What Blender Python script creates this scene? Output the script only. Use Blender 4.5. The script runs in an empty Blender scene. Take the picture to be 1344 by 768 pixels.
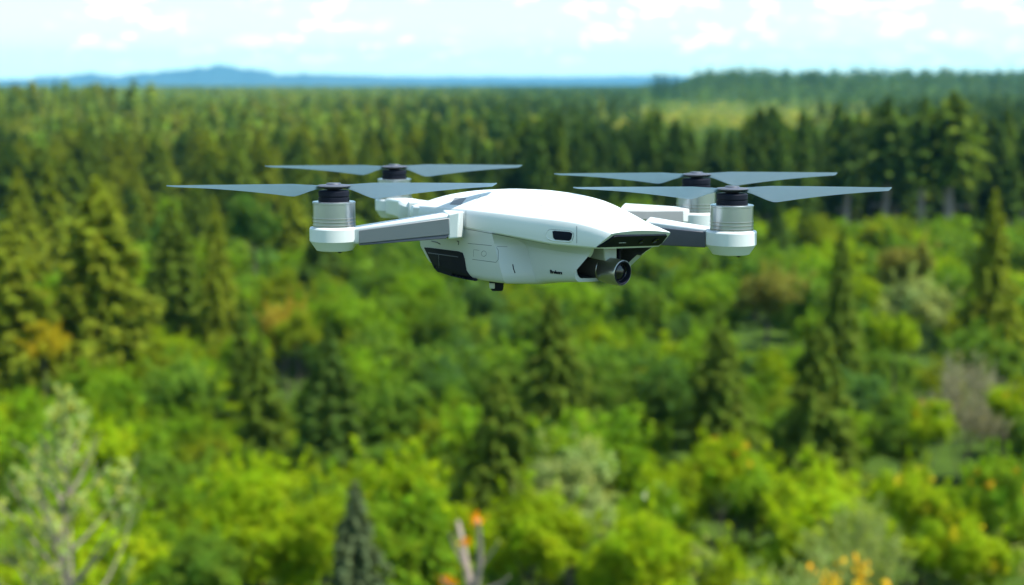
import bpy, bmesh, math, random
import numpy as np
from mathutils import Vector, Matrix
from mathutils.bvhtree import BVHTree

SC = bpy.context.scene
COL = SC.collection
R = math.radians

# ------------------------------------------------------------------ camera
CAMZ = 22.0
FPX = 2000.0                       # focal length in pixels of a 1344 px wide picture
PITCH = math.atan((384 - 108) / FPX)
cp, sp = math.cos(PITCH), math.sin(PITCH)
CAM = Vector((0, 0, CAMZ))
cam_data = bpy.data.cameras.new('camera')
cam = bpy.data.objects.new('camera', cam_data)
COL.objects.link(cam)
cam.location = CAM
cam.rotation_euler = (R(90) - PITCH, 0, 0)
cam_data.sensor_width = 36
cam_data.lens = FPX / 1344 * 36
cam_data.clip_start = 0.05
cam_data.clip_end = 80000
cam_data.dof.use_dof = True
cam_data.dof.focus_distance = 0.985
cam_data.dof.aperture_fstop = 8.6
SC.camera = cam

# ------------------------------------------------------------------ world and sun
SUN_DIR = Vector((0.46, -0.14, 0.87)).normalized()      # towards the sun
SUN_EL = math.asin(SUN_DIR.z)
SUN_AZ = math.atan2(SUN_DIR.x, SUN_DIR.y)
w = bpy.data.worlds.new('World')
SC.world = w
w.use_nodes = True
wn, wl = w.node_tree.nodes, w.node_tree.links
wn.clear()
wo = wn.new('ShaderNodeOutputWorld')
bg = wn.new('ShaderNodeBackground')
bg.inputs['Strength'].default_value = 0.145
sky = wn.new('ShaderNodeTexSky')
sky.sky_type = 'NISHITA'
sky.sun_disc = False
sky.sun_elevation = SUN_EL
sky.sun_rotation = SUN_AZ
sky.altitude = 200
sky.air_density = 1.0
sky.dust_density = 0.4
sky.ozone_density = 3.0
# small fair-weather clouds: white where a stretched noise is high
tc = wn.new('ShaderNodeTexCoord')
mp = wn.new('ShaderNodeMapping')
mp.inputs['Scale'].default_value = (46, 46, 120)
mp.inputs['Location'].default_value = (3.1, 1.7, 0.4)
nz = wn.new('ShaderNodeTexNoise')
nz.inputs['Scale'].default_value = 1.0
nz.inputs['Detail'].default_value = 5
nz.inputs['Roughness'].default_value = 0.55
cr = wn.new('ShaderNodeValToRGB')
cr.color_ramp.elements[0].position = 0.52
cr.color_ramp.elements[1].position = 0.61
nz2 = wn.new('ShaderNodeTexNoise')
nz2.inputs['Scale'].default_value = 0.22
nz2.inputs['Detail'].default_value = 2
cr2 = wn.new('ShaderNodeMapRange')
cr2.inputs['From Min'].default_value = 0.36
cr2.inputs['From Max'].default_value = 0.62
sep = wn.new('ShaderNodeSeparateXYZ')
el = wn.new('ShaderNodeMapRange')
el.inputs['From Min'].default_value = 0.008
el.inputs['From Max'].default_value = 0.040
mul = wn.new('ShaderNodeMath'); mul.operation = 'MULTIPLY'
mul2 = wn.new('ShaderNodeMath'); mul2.operation = 'MULTIPLY'
tint = wn.new('ShaderNodeMix'); tint.data_type = 'RGBA'; tint.blend_type = 'MULTIPLY'
tint.inputs['Factor'].default_value = 1.0
tint.inputs['B'].default_value = (0.70, 0.95, 0.88, 1)
mix = wn.new('ShaderNodeMix'); mix.data_type = 'RGBA'
mix.inputs['B'].default_value = (9.0, 9.0, 9.0, 1)
wl.new(tc.outputs['Generated'], mp.inputs['Vector'])
wl.new(mp.outputs['Vector'], nz.inputs['Vector'])
wl.new(mp.outputs['Vector'], nz2.inputs['Vector'])
wl.new(nz.outputs['Fac'], cr.inputs['Fac'])
wl.new(nz2.outputs['Fac'], cr2.inputs['Value'])
wl.new(tc.outputs['Generated'], sep.inputs['Vector'])
wl.new(sep.outputs['Z'], el.inputs['Value'])
wl.new(cr.outputs['Color'], mul.inputs[0])
wl.new(el.outputs['Result'], mul.inputs[1])
wl.new(mul.outputs[0], mul2.inputs[0])
wl.new(cr2.outputs['Result'], mul2.inputs[1])
wl.new(sky.outputs['Color'], tint.inputs['A'])
wl.new(tint.outputs['Result'], mix.inputs['A'])
wl.new(mul2.outputs[0], mix.inputs['Factor'])
wl.new(mix.outputs['Result'], bg.inputs['Color'])
wl.new(bg.outputs['Background'], wo.inputs['Surface'])

sun_d = bpy.data.lights.new('sun', 'SUN')
sun_d.energy = 5.0
sun_d.angle = R(0.5)
sun_d.color = (1.0, 0.955, 0.87)
sun = bpy.data.objects.new('sun', sun_d)
COL.objects.link(sun)
sun.location = (0, 0, 300)
sun.rotation_euler = (-SUN_DIR).to_track_quat('-Z', 'Y').to_euler()

SC.view_settings.view_transform = 'Standard'
SC.view_settings.look = 'None'
SC.view_settings.gamma = 1
SC.view_settings.use_curve_mapping = False
SC.view_settings.exposure = 1.12
SC.render.engine = 'CYCLES'
SC.cycles.use_denoising = True
SC.cycles.max_bounces = 6
SC.cycles.diffuse_bounces = 3
SC.cycles.glossy_bounces = 3
SC.cycles.transmission_bounces = 3
SC.cycles.transparent_max_bounces = 8
SC.cycles.volume_bounces = 0
SC.cycles.caustics_reflective = False
SC.cycles.caustics_refractive = False


# ------------------------------------------------------------------ pixel <-> world helpers
def ray(u, v):
    return Vector(((u - 672) / FPX, cp + sp * (384 - v) / FPX, -sp + cp * (384 - v) / FPX))


def at(u, v, Y):
    d = ray(u, v)
    return CAM + d * (Y / d.y)


def pix(P):
    d = Vector(P) - CAM
    dep = d.y * cp - d.z * sp
    up = d.z * cp + d.y * sp
    return 672 + FPX * d.x / dep, 384 - FPX * up / dep


# ------------------------------------------------------------------ materials
def new_mat(name):
    m = bpy.data.materials.new(name)
    m.use_nodes = True
    n = m.node_tree.nodes
    return m, n, m.node_tree.links, n['Principled BSDF']


def plain(name, col, rough=0.5, metal=0.0, noise=0.0, nscale=60.0, coat=0.0, bump=0.0, bscale=2500.0, spec=0.5):
    m, n, l, b = new_mat(name)
    b.inputs['Specular IOR Level'].default_value = spec
    b.inputs['Roughness'].default_value = rough
    b.inputs['Metallic'].default_value = metal
    b.inputs['Coat Weight'].default_value = coat
    t = n.new('ShaderNodeTexCoord')
    if noise:
        x = n.new('ShaderNodeTexNoise'); x.inputs['Scale'].default_value = nscale; x.inputs['Detail'].default_value = 4
        l.new(t.outputs['Object'], x.inputs['Vector'])
        mx = n.new('ShaderNodeMix'); mx.data_type = 'RGBA'
        mx.inputs['A'].default_value = (*[c * (1 - noise) for c in col], 1)
        mx.inputs['B'].default_value = (*[min(1, c * (1 + noise)) for c in col], 1)
        l.new(x.outputs['Fac'], mx.inputs['Factor'])
        l.new(mx.outputs['Result'], b.inputs['Base Color'])
    else:
        b.inputs['Base Color'].default_value = (*col, 1)
    if bump:
        x = n.new('ShaderNodeTexNoise'); x.inputs['Scale'].default_value = bscale
        l.new(t.outputs['Object'], x.inputs['Vector'])
        bp = n.new('ShaderNodeBump'); bp.inputs['Strength'].default_value = bump; bp.inputs['Distance'].default_value = 0.0002
        l.new(x.outputs['Fac'], bp.inputs['Height'])
        l.new(bp.outputs['Normal'], b.inputs['Normal'])
    return m


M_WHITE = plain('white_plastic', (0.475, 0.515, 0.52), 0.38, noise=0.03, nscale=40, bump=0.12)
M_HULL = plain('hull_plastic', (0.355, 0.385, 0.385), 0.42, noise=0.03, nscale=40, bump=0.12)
M_GREY = plain('grey_plastic', (0.15, 0.16, 0.172), 0.5, noise=0.06, nscale=90, bump=0.2)
M_DARK = plain('dark_plastic', (0.010, 0.012, 0.020), 0.5, noise=0.2, nscale=90, spec=0.05)
M_NAVY = plain('dark_blue_grey_plastic', (0.045, 0.052, 0.072), 0.5, noise=0.1, nscale=90)
M_GLOSS = plain('black_glass', (0.007, 0.009, 0.017), 0.45, spec=0.04)
M_LENS = plain('lens_glass', (0.006, 0.006, 0.010), 0.08, coat=0.15, spec=0.3)
M_SEAM = plain('seam_shadow_gap', (0.055, 0.075, 0.08), 0.7, spec=0.1)
M_SILVER = plain('silver_metal', (0.27, 0.30, 0.318), 0.28, metal=0.9, noise=0.06, nscale=150)
M_STEEL = plain('dark_steel', (0.27, 0.265, 0.255), 0.28, metal=0.8, noise=0.1, nscale=150)
M_BAY = plain('bay_plastic', (0.016, 0.018, 0.022), 0.6)
M_BRACKET = plain('bracket_plastic', (0.36, 0.39, 0.38), 0.5)


def blade_mat():
    m, n, l, b = new_mat('smoke_grey_blade')
    b.inputs['Base Color'].default_value = (0.145, 0.225, 0.275, 1)
    b.inputs['Roughness'].default_value = 0.35
    b.inputs['Alpha'].default_value = 0.60
    tr = n.new('ShaderNodeBsdfTranslucent'); tr.inputs['Color'].default_value = (0.205, 0.32, 0.39, 1)
    mx = n.new('ShaderNodeMixShader'); mx.inputs[0].default_value = 0.45
    l.new(b.outputs[0], mx.inputs[1]); l.new(tr.outputs[0], mx.inputs[2])
    l.new(mx.outputs[0], n['Material Output'].inputs['Surface'])
    return m


M_BLADE = blade_mat()


def leaf_mat(name, attr=False, trans=0.5, var=0.26):
    """Leaf colour comes from the tree's own colour (object colour or a per-tree attribute), varied leaf by leaf."""
    m, n, l, b = new_mat(name)
    if attr:
        c = n.new('ShaderNodeAttribute'); c.attribute_name = 'tree_color'
        cout = c.outputs['Color']
    else:
        c = n.new('ShaderNodeObjectInfo')
        cout = c.outputs['Color']
    g = n.new('ShaderNodeNewGeometry')
    mr = n.new('ShaderNodeMapRange')
    mr.inputs['To Min'].default_value = 1 - var
    mr.inputs['To Max'].default_value = 1 + var
    l.new(g.outputs['Random Per Island'], mr.inputs['Value'])
    hs = n.new('ShaderNodeHueSaturation')
    hr = n.new('ShaderNodeMapRange')
    hr.inputs['To Min'].default_value = 0.478
    hr.inputs['To Max'].default_value = 0.515
    wn_ = n.new('ShaderNodeTexWhiteNoise'); wn_.noise_dimensions = '1D'
    l.new(g.outputs['Random Per Island'], wn_.inputs['W'])
    l.new(wn_.outputs['Value'], hr.inputs['Value'])
    l.new(hr.outputs['Result'], hs.inputs['Hue'])
    l.new(mr.outputs['Result'], hs.inputs['Value'])
    tn = n.new('ShaderNodeAttribute'); tn.attribute_name = 'clump_tone'
    tm_ = n.new('ShaderNodeMix'); tm_.data_type = 'RGBA'; tm_.blend_type = 'MULTIPLY'; tm_.inputs['Factor'].default_value = 0.0 if attr else 1.0
    l.new(cout, tm_.inputs['A']); l.new(tn.outputs['Color'], tm_.inputs['B'])
    l.new(tm_.outputs['Result'], hs.inputs['Color'])
    b.inputs['Roughness'].default_value = 0.75
    b.inputs['Specular IOR Level'].default_value = 0.08
    l.new(hs.outputs['Color'], b.inputs['Base Color'])
    tr = n.new('ShaderNodeBsdfTranslucent')
    warm = n.new('ShaderNodeMix'); warm.data_type = 'RGBA'; warm.blend_type = 'MULTIPLY'
    warm.inputs['Factor'].default_value = 1
    warm.inputs['B'].default_value = (1.25, 1.2, 0.6, 1)
    l.new(hs.outputs['Color'], warm.inputs['A'])
    l.new(warm.outputs['Result'], tr.inputs['Color'])
    mx = n.new('ShaderNodeMixShader'); mx.inputs[0].default_value = trans
    l.new(b.outputs[0], mx.inputs[1]); l.new(tr.outputs[0], mx.inputs[2])
    l.new(mx.outputs[0], n['Material Output'].inputs['Surface'])
    return m


M_LEAF = leaf_mat('leaf')
M_NEEDLE = leaf_mat('needle', trans=0.48)
M_FARLEAF = leaf_mat('far_leaf', attr=True, trans=0.4)


def bark(name, col):
    m, n, l, b = new_mat(name)
    t = n.new('ShaderNodeTexCoord')
    mp_ = n.new('ShaderNodeMapping'); mp_.inputs['Scale'].default_value = (30, 30, 6)
    x = n.new('ShaderNodeTexNoise'); x.inputs['Scale'].default_value = 1.5; x.inputs['Detail'].default_value = 5
    l.new(t.outputs['Object'], mp_.inputs['Vector']); l.new(mp_.outputs['Vector'], x.inputs['Vector'])
    mx = n.new('ShaderNodeMix'); mx.data_type = 'RGBA'
    mx.inputs['A'].default_value = (*[c * 0.55 for c in col], 1)
    mx.inputs['B'].default_value = (*[c * 1.3 for c in col], 1)
    l.new(x.outputs['Fac'], mx.inputs['Factor']); l.new(mx.outputs['Result'], b.inputs['Base Color'])
    b.inputs['Roughness'].default_value = 0.9
    return m


M_BARK = bark('bark', (0.10, 0.075, 0.055))
M_PALEBARK = bark('pale_bark', (0.23, 0.175, 0.145))
M_DEADWOOD = bark('dead_wood', (0.235, 0.185, 0.15))


def ground_mat():
    m, n, l, b = new_mat('forest_floor')
    t = n.new('ShaderNodeTexCoord')
    x = n.new('ShaderNodeTexNoise'); x.inputs['Scale'].default_value = 0.35; x.inputs['Detail'].default_value = 8
    y = n.new('ShaderNodeTexNoise'); y.inputs['Scale'].default_value = 0.012; y.inputs['Detail'].default_value = 6
    l.new(t.outputs['Object'], x.inputs['Vector']); l.new(t.outputs['Object'], y.inputs['Vector'])
    r1 = n.new('ShaderNodeValToRGB')
    r1.color_ramp.elements[0].color = (0.022, 0.044, 0.008, 1); r1.color_ramp.elements[0].position = 0.35
    r1.color_ramp.elements[1].color = (0.055, 0.095, 0.012, 1); r1.color_ramp.elements[1].position = 0.7
    r2 = n.new('ShaderNodeValToRGB')
    r2.color_ramp.elements[0].color = (0.75, 0.8, 0.8, 1); r2.color_ramp.elements[1].color = (1.3, 1.25, 1.0, 1)
    l.new(x.outputs['Fac'], r1.inputs['Fac']); l.new(y.outputs['Fac'], r2.inputs['Fac'])
    mx = n.new('ShaderNodeMix'); mx.data_type = 'RGBA'; mx.blend_type = 'MULTIPLY'; mx.inputs['Factor'].default_value = 1
    l.new(r1.outputs['Color'], mx.inputs['A']); l.new(r2.outputs['Color'], mx.inputs['B'])
    l.new(mx.outputs['Result'], b.inputs['Base Color'])
    b.inputs['Roughness'].default_value = 1
    b.inputs['Specular IOR Level'].default_value = 0.05
    return m


M_GROUND = ground_mat()
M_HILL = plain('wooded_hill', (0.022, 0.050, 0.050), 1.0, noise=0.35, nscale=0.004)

# ------------------------------------------------------------------ mesh helpers
ROOT = [None]          # origin that the current builder subtracts


class MB:
    def __init__(s):
        s.v, s.f = [], []

    def add(s, vs, fs):
        o = len(s.v)
        s.v += [Vector(p) for p in vs]
        s.f += [tuple(i + o for i in f) for f in fs]

    def hexa(s, a, b):
        """closed block between two 4-corner loops"""
        s.add(list(a) + list(b), [(3, 2, 1, 0), (4, 5, 6, 7), (0, 1, 5, 4), (1, 2, 6, 5), (2, 3, 7, 6), (3, 0, 4, 7)])

    def prism(s, loop, off):
        k = len(loop)
        s.add(list(loop) + [Vector(p) + off for p in loop],
              [tuple(range(k))[::-1], tuple(range(k, 2 * k))] + [(i, (i + 1) % k, k + (i + 1) % k, k + i) for i in range(k)])

    def tube(s, pts, rads, k=6, caps=True):
        pts = [Vector(p) for p in pts]
        if not hasattr(rads, '__len__'):
            rads = [rads] * len(pts)
        rings = []
        for i, p in enumerate(pts):
            d = (pts[min(i + 1, len(pts) - 1)] - pts[max(i - 1, 0)]).normalized()
            a = d.orthogonal().normalized() if i == 0 else (rings[-1] - d * rings[-1].dot(d)).normalized()
            rings.append(a)
        vs, fs = [], []
        for i, p in enumerate(pts):
            d = (pts[min(i + 1, len(pts) - 1)] - pts[max(i - 1, 0)]).normalized()
            a = rings[i]; b = d.cross(a)
            for j in range(k):
                t = 2 * math.pi * j / k
                vs.append(p + (a * math.cos(t) + b * math.sin(t)) * rads[i])
        for i in range(len(pts) - 1):
            for j in range(k):
                fs.append((i * k + j, i * k + (j + 1) % k, (i + 1) * k + (j + 1) % k, (i + 1) * k + j))
        if caps:
            fs.append(tuple(range(k))[::-1]); n = (len(pts) - 1) * k
            fs.append(tuple(range(n, n + k)))
        s.add(vs, fs)

    def lathe(s, prof, origin=(0, 0, 0), axis=(0, 0, 1), k=48, cap0=True, cap1=True):
        """prof: (radius, height along axis) from one end to the other"""
        ax = Vector(axis).normalized(); a = ax.orthogonal().normalized(); b = ax.cross(a); o = Vector(origin)
        vs, fs = [], []
        for r, h in prof:
            for j in range(k):
                t = 2 * math.pi * j / k
                vs.append(o + ax * h + (a * math.cos(t) + b * math.sin(t)) * r)
        for i in range(len(prof) - 1):
            for j in range(k):
                fs.append((i * k + j, i * k + (j + 1) % k, (i + 1) * k + (j + 1) % k, (i + 1) * k + j))
        n = (len(prof) - 1) * k
        if cap0: fs.append(tuple(range(k))[::-1])
        if cap1: fs.append(tuple(range(n, n + k)))
        s.add(vs, fs)

    def mesh(s, name, mat, sharp=32, flat=False):
        me = bpy.data.meshes.new(name)
        o = ROOT[0] or Vector((0, 0, 0))
        me.from_pydata([tuple(p - o) for p in s.v], [], s.f)
        bm = bmesh.new(); bm.from_mesh(me)
        bmesh.ops.recalc_face_normals(bm, faces=bm.faces)
        bm.to_mesh(me); bm.free()
        if mat: me.materials.append(mat)
        if not flat:
            me.shade_smooth()
            me.set_sharp_from_angle(angle=R(sharp))
        me.update()
        return me

    def build(s, name, mat, parent=None, sharp=32, bevel=0, segs=3):
        o = bpy.data.objects.new(name, s.mesh(name, mat, sharp))
        COL.objects.link(o)
        if parent: o.parent = parent
        if bevel:
            b = o.modifiers.new('edges', 'BEVEL'); b.width = bevel; b.segments = segs; b.limit_method = 'ANGLE'; b.angle_limit = R(25)
            b.harden_normals = False
            if not any(p.use_smooth for p in o.data.polygons): pass
        return o


def tag(o, label=None, cat=None, group=None, kind=None):
    if label: o['label'] = label
    if cat: o['category'] = cat
    if group: o['group'] = group
    if kind: o['kind'] = kind
    return o


def empty(name, loc):
    o = bpy.data.objects.new(name, None)
    o.empty_display_size = 0.1
    COL.objects.link(o)
    o.location = loc
    return o


def lerp(a, b, t): return a + (b - a) * t


def poly(xs, table):
    """piecewise-linear table lookup"""
    return float(np.interp(xs, [t[0] for t in table], [t[1] for t in table]))


def smooth_table(table, n=6):
    return table


# ------------------------------------------------------------------ terrain
def gz(x, y):
    z = 11.0 * max(0.0, 1 - y / 55.0) ** 1.4 if y < 55 else 0.0
    z += 0.5 * math.sin(x * 0.045 + 0.6) * math.sin(y * 0.04)
    if y > 700:                       # the ground climbs to a low wooded rise far off on the right
        t = min(1, max(0, y - 1350) / 700)
        side = 1 / (1 + math.exp(-(x / y - 0.112) * 170))
        z += 21 * (t * t * (3 - 2 * t)) * side * max(0, 1 - max(0, y - 2600) / 1600)
    return z


ys = np.concatenate([np.linspace(-40, 300, 69), np.geomspace(320, 15500, 56)])
ts = np.linspace(-1, 1, 61)
gv, gf = [], []
for y in ys:
    half = 60 + max(0, y) * 0.75
    for t in ts:
        gv.append((t * half, y, gz(t * half, max(y, 0.1))))
nt = len(ts)
for i in range(len(ys) - 1):
    for j in range(nt - 1):
        gf.append((i * nt + j, i * nt + j + 1, (i + 1) * nt + j + 1, (i + 1) * nt + j))
g = MB(); g.add(gv, gf)
tag(g.build('ground', M_GROUND, sharp=180), kind='structure')

# distant wooded hills on the left horizon, and a lower range carrying on behind
hl = MB()
rng = random.Random(4)


def ridge(mb, Y, tab, depth, amp, u0, u1, step=4):
    us = list(range(u0, u1 + 1, step))
    vs, fs = [], []
    prof = [(-1, 0), (-.62, .32), (-.3, .75), (-.1, .96), (0, 1), (.25, .8), (.6, .35), (1, 0)]
    ph = [rng.uniform(0, 6) for _ in range(6)]
    for u in us:
        v = poly(u, tab)
        top = at(u, v, Y)
        h = max(1.0, top.z) + amp * (math.sin(u * .11 + ph[0]) + .6 * math.sin(u * .27 + ph[1]) + .4 * math.sin(u * .61 + ph[2]))
        for j, (d, k) in enumerate(prof):
            wob = 1 + 0.16 * math.sin(u * .09 + ph[3] + j * 1.3) * (1 - k)
            yy = Y + d * depth * wob
            vs.append((top.x * yy / Y, yy, -3 + (h + 3) * k))
    m = len(prof)
    for i in range(len(us) - 1):
        for j in range(m - 1):
            fs.append((i * m + j, i * m + j + 1, (i + 1) * m + j + 1, (i + 1) * m + j))
    mb.add(vs, fs)


ridge(hl, 11000, [(-120, 112), (0, 108), (48, 102), (95, 98), (125, 96.5), (160, 100), (190, 95), (215, 93), (236, 93), (258, 87), (272, 88.5), (290, 85), (312, 88), (345, 93), (362, 97), (375, 97), (430, 98), (480, 101), (540, 107), (600, 112)], 900, 6, -120, 600)
ridge(hl, 13500, [(-200, 105), (0, 104), (300, 103), (390, 99), (430, 97.5), (470, 99), (540, 100.5), (640, 100), (760, 100.5), (850, 99), (900, 100), (1000, 101), (1500, 102)], 1200, 2.5, -200, 1500, 10)
tag(hl.build('hills', M_HILL, sharp=180), kind='structure')

# the air: one closed box of even haze
hz = MB()
X0, X1, Y0, Y1, Z0, Z1 = -13000, 13000, -60, 15800, -40, 330
hz.hexa([(X0, Y0, Z0), (X1, Y0, Z0), (X1, Y1, Z0), (X0, Y1, Z0)], [(X0, Y0, Z1), (X1, Y0, Z1), (X1, Y1, Z1), (X0, Y1, Z1)])
mh = bpy.data.materials.new('haze_air'); mh.use_nodes = True
hn = mh.node_tree.nodes; hn.clear()
ho = hn.new('ShaderNodeOutputMaterial'); pv = hn.new('ShaderNodeVolumePrincipled')
pv.inputs['Color'].default_value = (0.13, 0.60, 1.0, 1)
pv.inputs['Density'].default_value = 4.3e-5
pv.inputs['Anisotropy'].default_value = 0.0
mh.node_tree.links.new(pv.outputs[0], ho.inputs['Volume'])
tag(hz.build('haze', mh, sharp=180), kind='stuff')


# ------------------------------------------------------------------ tree prototypes (unit height, base at the origin)
def quads_mesh(name, C, N, size, aspect, mat, nrng, along=None):
    """one leaf-shaped face per point: centre C, normal N"""
    n = len(C)
    N = N / (np.linalg.norm(N, axis=1, keepdims=True) + 1e-9)
    T = along if along is not None else nrng.normal(size=(n, 3))
    T = T - N * (T * N).sum(1, keepdims=True)
    T /= (np.linalg.norm(T, axis=1, keepdims=True) + 1e-9)
    B = np.cross(N, T)
    s = np.asarray(size).reshape(-1, 1) * np.ones((n, 1))
    a = s * aspect
    V = np.stack([C - T * s, C + B * a - T * s * .1, C + T * s, C - B * a - T * s * .1], axis=1).reshape(-1, 3)
    return V


TONES = {}


def mesh_from_quads(name, V, mat, colors=None):
    me = bpy.data.meshes.new(name)
    nv = len(V); nf = nv // 4
    me.vertices.add(nv); me.vertices.foreach_set('co', V.astype(np.float32).ravel())
    me.loops.add(nv); me.loops.foreach_set('vertex_index', np.arange(nv, dtype=np.int32))
    me.polygons.add(nf)
    me.polygons.foreach_set('loop_start', np.arange(0, nv, 4, dtype=np.int32))
    me.update(calc_edges=True)
    if colors is not None:
        at_ = me.attributes.new('tree_color', 'FLOAT_COLOR', 'FACE')
        at_.data.foreach_set('color', np.concatenate([colors, np.ones((nf, 1))], 1).astype(np.float32).ravel())
    if colors is None:
        tone = TONES.pop(id(V), None)
        if tone is None: tone = np.ones((nf, 3))
        a2 = me.attributes.new('clump_tone', 'FLOAT_COLOR', 'FACE')
        a2.data.foreach_set('color', np.concatenate([tone, np.ones((nf, 1))], 1).astype(np.float32).ravel())
    me.materials.append(mat)
    return me


def unit_sphere(n, r):
    v = r.normal(size=(n, 3))
    return v / np.linalg.norm(v, axis=1, keepdims=True)


def broadleaf(seed, nclump, per, leaf, low=.12, rad=.40, lumpy=1.0):
    """uneven leafy crown: limbs carry leaf clumps of different size, reach and leaf colour, with sprays sticking out"""
    r = np.random.default_rng(seed)
    Cs, Ns, Tn = [], [], []
    ax_, ay_ = r.uniform(.82, 1.15, 2)
    skew = r.normal(size=2) * .07
    cz = low + (1 - low) * .50
    nlimb = 7
    la = r.uniform(0, 6.283) + np.arange(nlimb) * 6.283 / nlimb + r.normal(size=nlimb) * .3
    lz = r.uniform(-.35, .95, nlimb); lr = r.uniform(.65, 1.12, nlimb)
    for k in range(nclump):
        if k % 3:                                   # on a limb
            i = r.integers(nlimb); q = r.uniform(.35, 1.0)
            d = np.array([math.cos(la[i]), math.sin(la[i]), 0]) * math.sqrt(max(.05, 1 - lz[i] ** 2)) * lr[i] + np.array([0, 0, lz[i] * lr[i]])
            d = d * q + r.normal(size=3) * .24
        else:                                       # anywhere in the crown
            d = unit_sphere(1, r)[0]; d[2] = d[2] if d[2] > -.5 else -d[2]
            d = d * r.uniform(.3, .98)
        c = np.array([d[0] * rad * .86 * ax_ + skew[0] * d[2], d[1] * rad * .86 * ay_ + skew[1] * d[2], cz + d[2] * (1 - low) * .42])
        cr_ = r.uniform(.065, .135) * lumpy * (.75 if np.linalg.norm(d) > .9 else 1)
        m = int(per * (cr_ / .10) ** 2)
        s = unit_sphere(m, r)
        st = r.uniform(.8, 1.35, 3); st[2] *= .9
        p = c + s * cr_ * r.uniform(.35, 1.15, size=(m, 1)) * st
        out = c - np.array([0, 0, cz - .1])
        Cs.append(p); Ns.append(s * .7 + out / (np.linalg.norm(out) + .01) * .4 + np.array([0, 0, .55]) + r.normal(size=(m, 3)) * .55)
        t = r.uniform(.84, 1.18); yl = r.normal() * .07
        Tn.append(np.repeat(np.array([[t * (1 + yl), t, t * (1 - yl)]]), m, 0))
        if k % 4 == 0 and d[2] > -.1:               # a leading shoot beyond the outline
            m2 = 26
            dirn = out / (np.linalg.norm(out) + .01) + np.array([0, 0, .5])
            tt = r.uniform(0, 1, (m2, 1))
            Cs.append(c + dirn * (cr_ * .9 + tt * .085) + r.normal(size=(m2, 3)) * .014)
            Ns.append(r.normal(size=(m2, 3)) + np.array([0, 0, .5]))
            Tn.append(np.repeat(np.array([[t * 1.12, t * 1.1, t]]), m2, 0))
    C = np.concatenate(Cs); N = np.concatenate(Ns)
    V = quads_mesh('c', C, N, r.uniform(.6, 1.25, len(C)) * leaf, .6, None, r)
    TONES[id(V)] = np.concatenate(Tn)
    return V


def feathery(seed, nstem, per, leaf):
    """upright, thin-leaved shrub: many near-vertical sprays"""
    r = np.random.default_rng(seed)
    Cs, Ns, Al = [], [], []
    for k in range(nstem):
        a = r.uniform(0, 2 * math.pi); q = math.sqrt(r.uniform(0, 1))
        b = np.array([math.cos(a) * q * .30, math.sin(a) * q * .30, .05])
        tip = np.array([math.cos(a) * q * .50 + r.normal() * .05, math.sin(a) * q * .50 + r.normal() * .05, (1 - .45 * q * q) * r.uniform(.75, 1.0)])
        t = r.uniform(.15, 1, size=(per, 1)) ** .8
        p = b + (tip - b) * t + r.normal(size=(per, 3)) * .022
        Cs.append(p)
        n_ = unit_sphere(per, r); n_[:, 2] = np.abs(n_[:, 2]) * .6
        Ns.append(n_)
        Al.append(np.repeat((tip - b)[None], per, 0) + r.normal(size=(per, 3)) * .35)
    C = np.concatenate(Cs)
    return quads_mesh('c', C, np.concatenate(Ns), r.uniform(.6, 1.2, len(C)) * leaf, .32, None, r, np.concatenate(Al))


def conifer(seed, tiers, rad, z0=.07, leaf=.030, nb=8, per=10, droop=.25, power=.85, ragged=.25):
    """whorled branches hung with needle sprays"""
    r = np.random.default_rng(seed)
    Cs, Ns, Al = [], [], []
    for i in range(tiers):
        f = i / (tiers - 1)
        z = z0 + (1 - z0) * (f ** .92) * .97
        R0 = rad * ((1 - f) ** power) * (1 - .35 * max(0, .16 - f) / .16) + .012
        k = max(4, int(nb * (1 - .35 * f)))
        for j in range(k):
            a = 2 * math.pi * (j + r.uniform(-.35, .35)) / k + i * 1.9
            L = R0 * r.uniform(1 - ragged * 1.6, 1 + ragged)
            m = max(3, int(per * (.35 + .65 * L / rad)))
            t = r.uniform(.12, 1.0, size=m)
            side = r.normal(size=m) * .22 * L * (1.15 - t)
            dirv = np.array([math.cos(a), math.sin(a)])
            per_ = np.array([-math.sin(a), math.cos(a)])
            zz = z - droop * L * t ** 1.5 + .10 * L * t + r.normal(size=m) * .008
            zz = zz + r.normal(size=m) * .011
            p = np.stack([dirv[0] * L * t + per_[0] * side, dirv[1] * L * t + per_[1] * side, zz], 1)
            Cs.append(p)
            nn = np.stack([dirv[0] * .35 + r.normal(size=m) * .35, dirv[1] * .35 + r.normal(size=m) * .35, np.full(m, .8)], 1)
            Ns.append(nn)
            Al.append(np.stack([dirv[0] + per_[0] * side / (L + 1e-6) * 2, dirv[1] + per_[1] * side / (L + 1e-6) * 2, np.full(m, -droop)], 1))
    C = np.concatenate(Cs)
    return quads_mesh('c', C, np.concatenate(Ns), r.uniform(.7, 1.3, len(C)) * leaf, .55, None, r, np.concatenate(Al))


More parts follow.
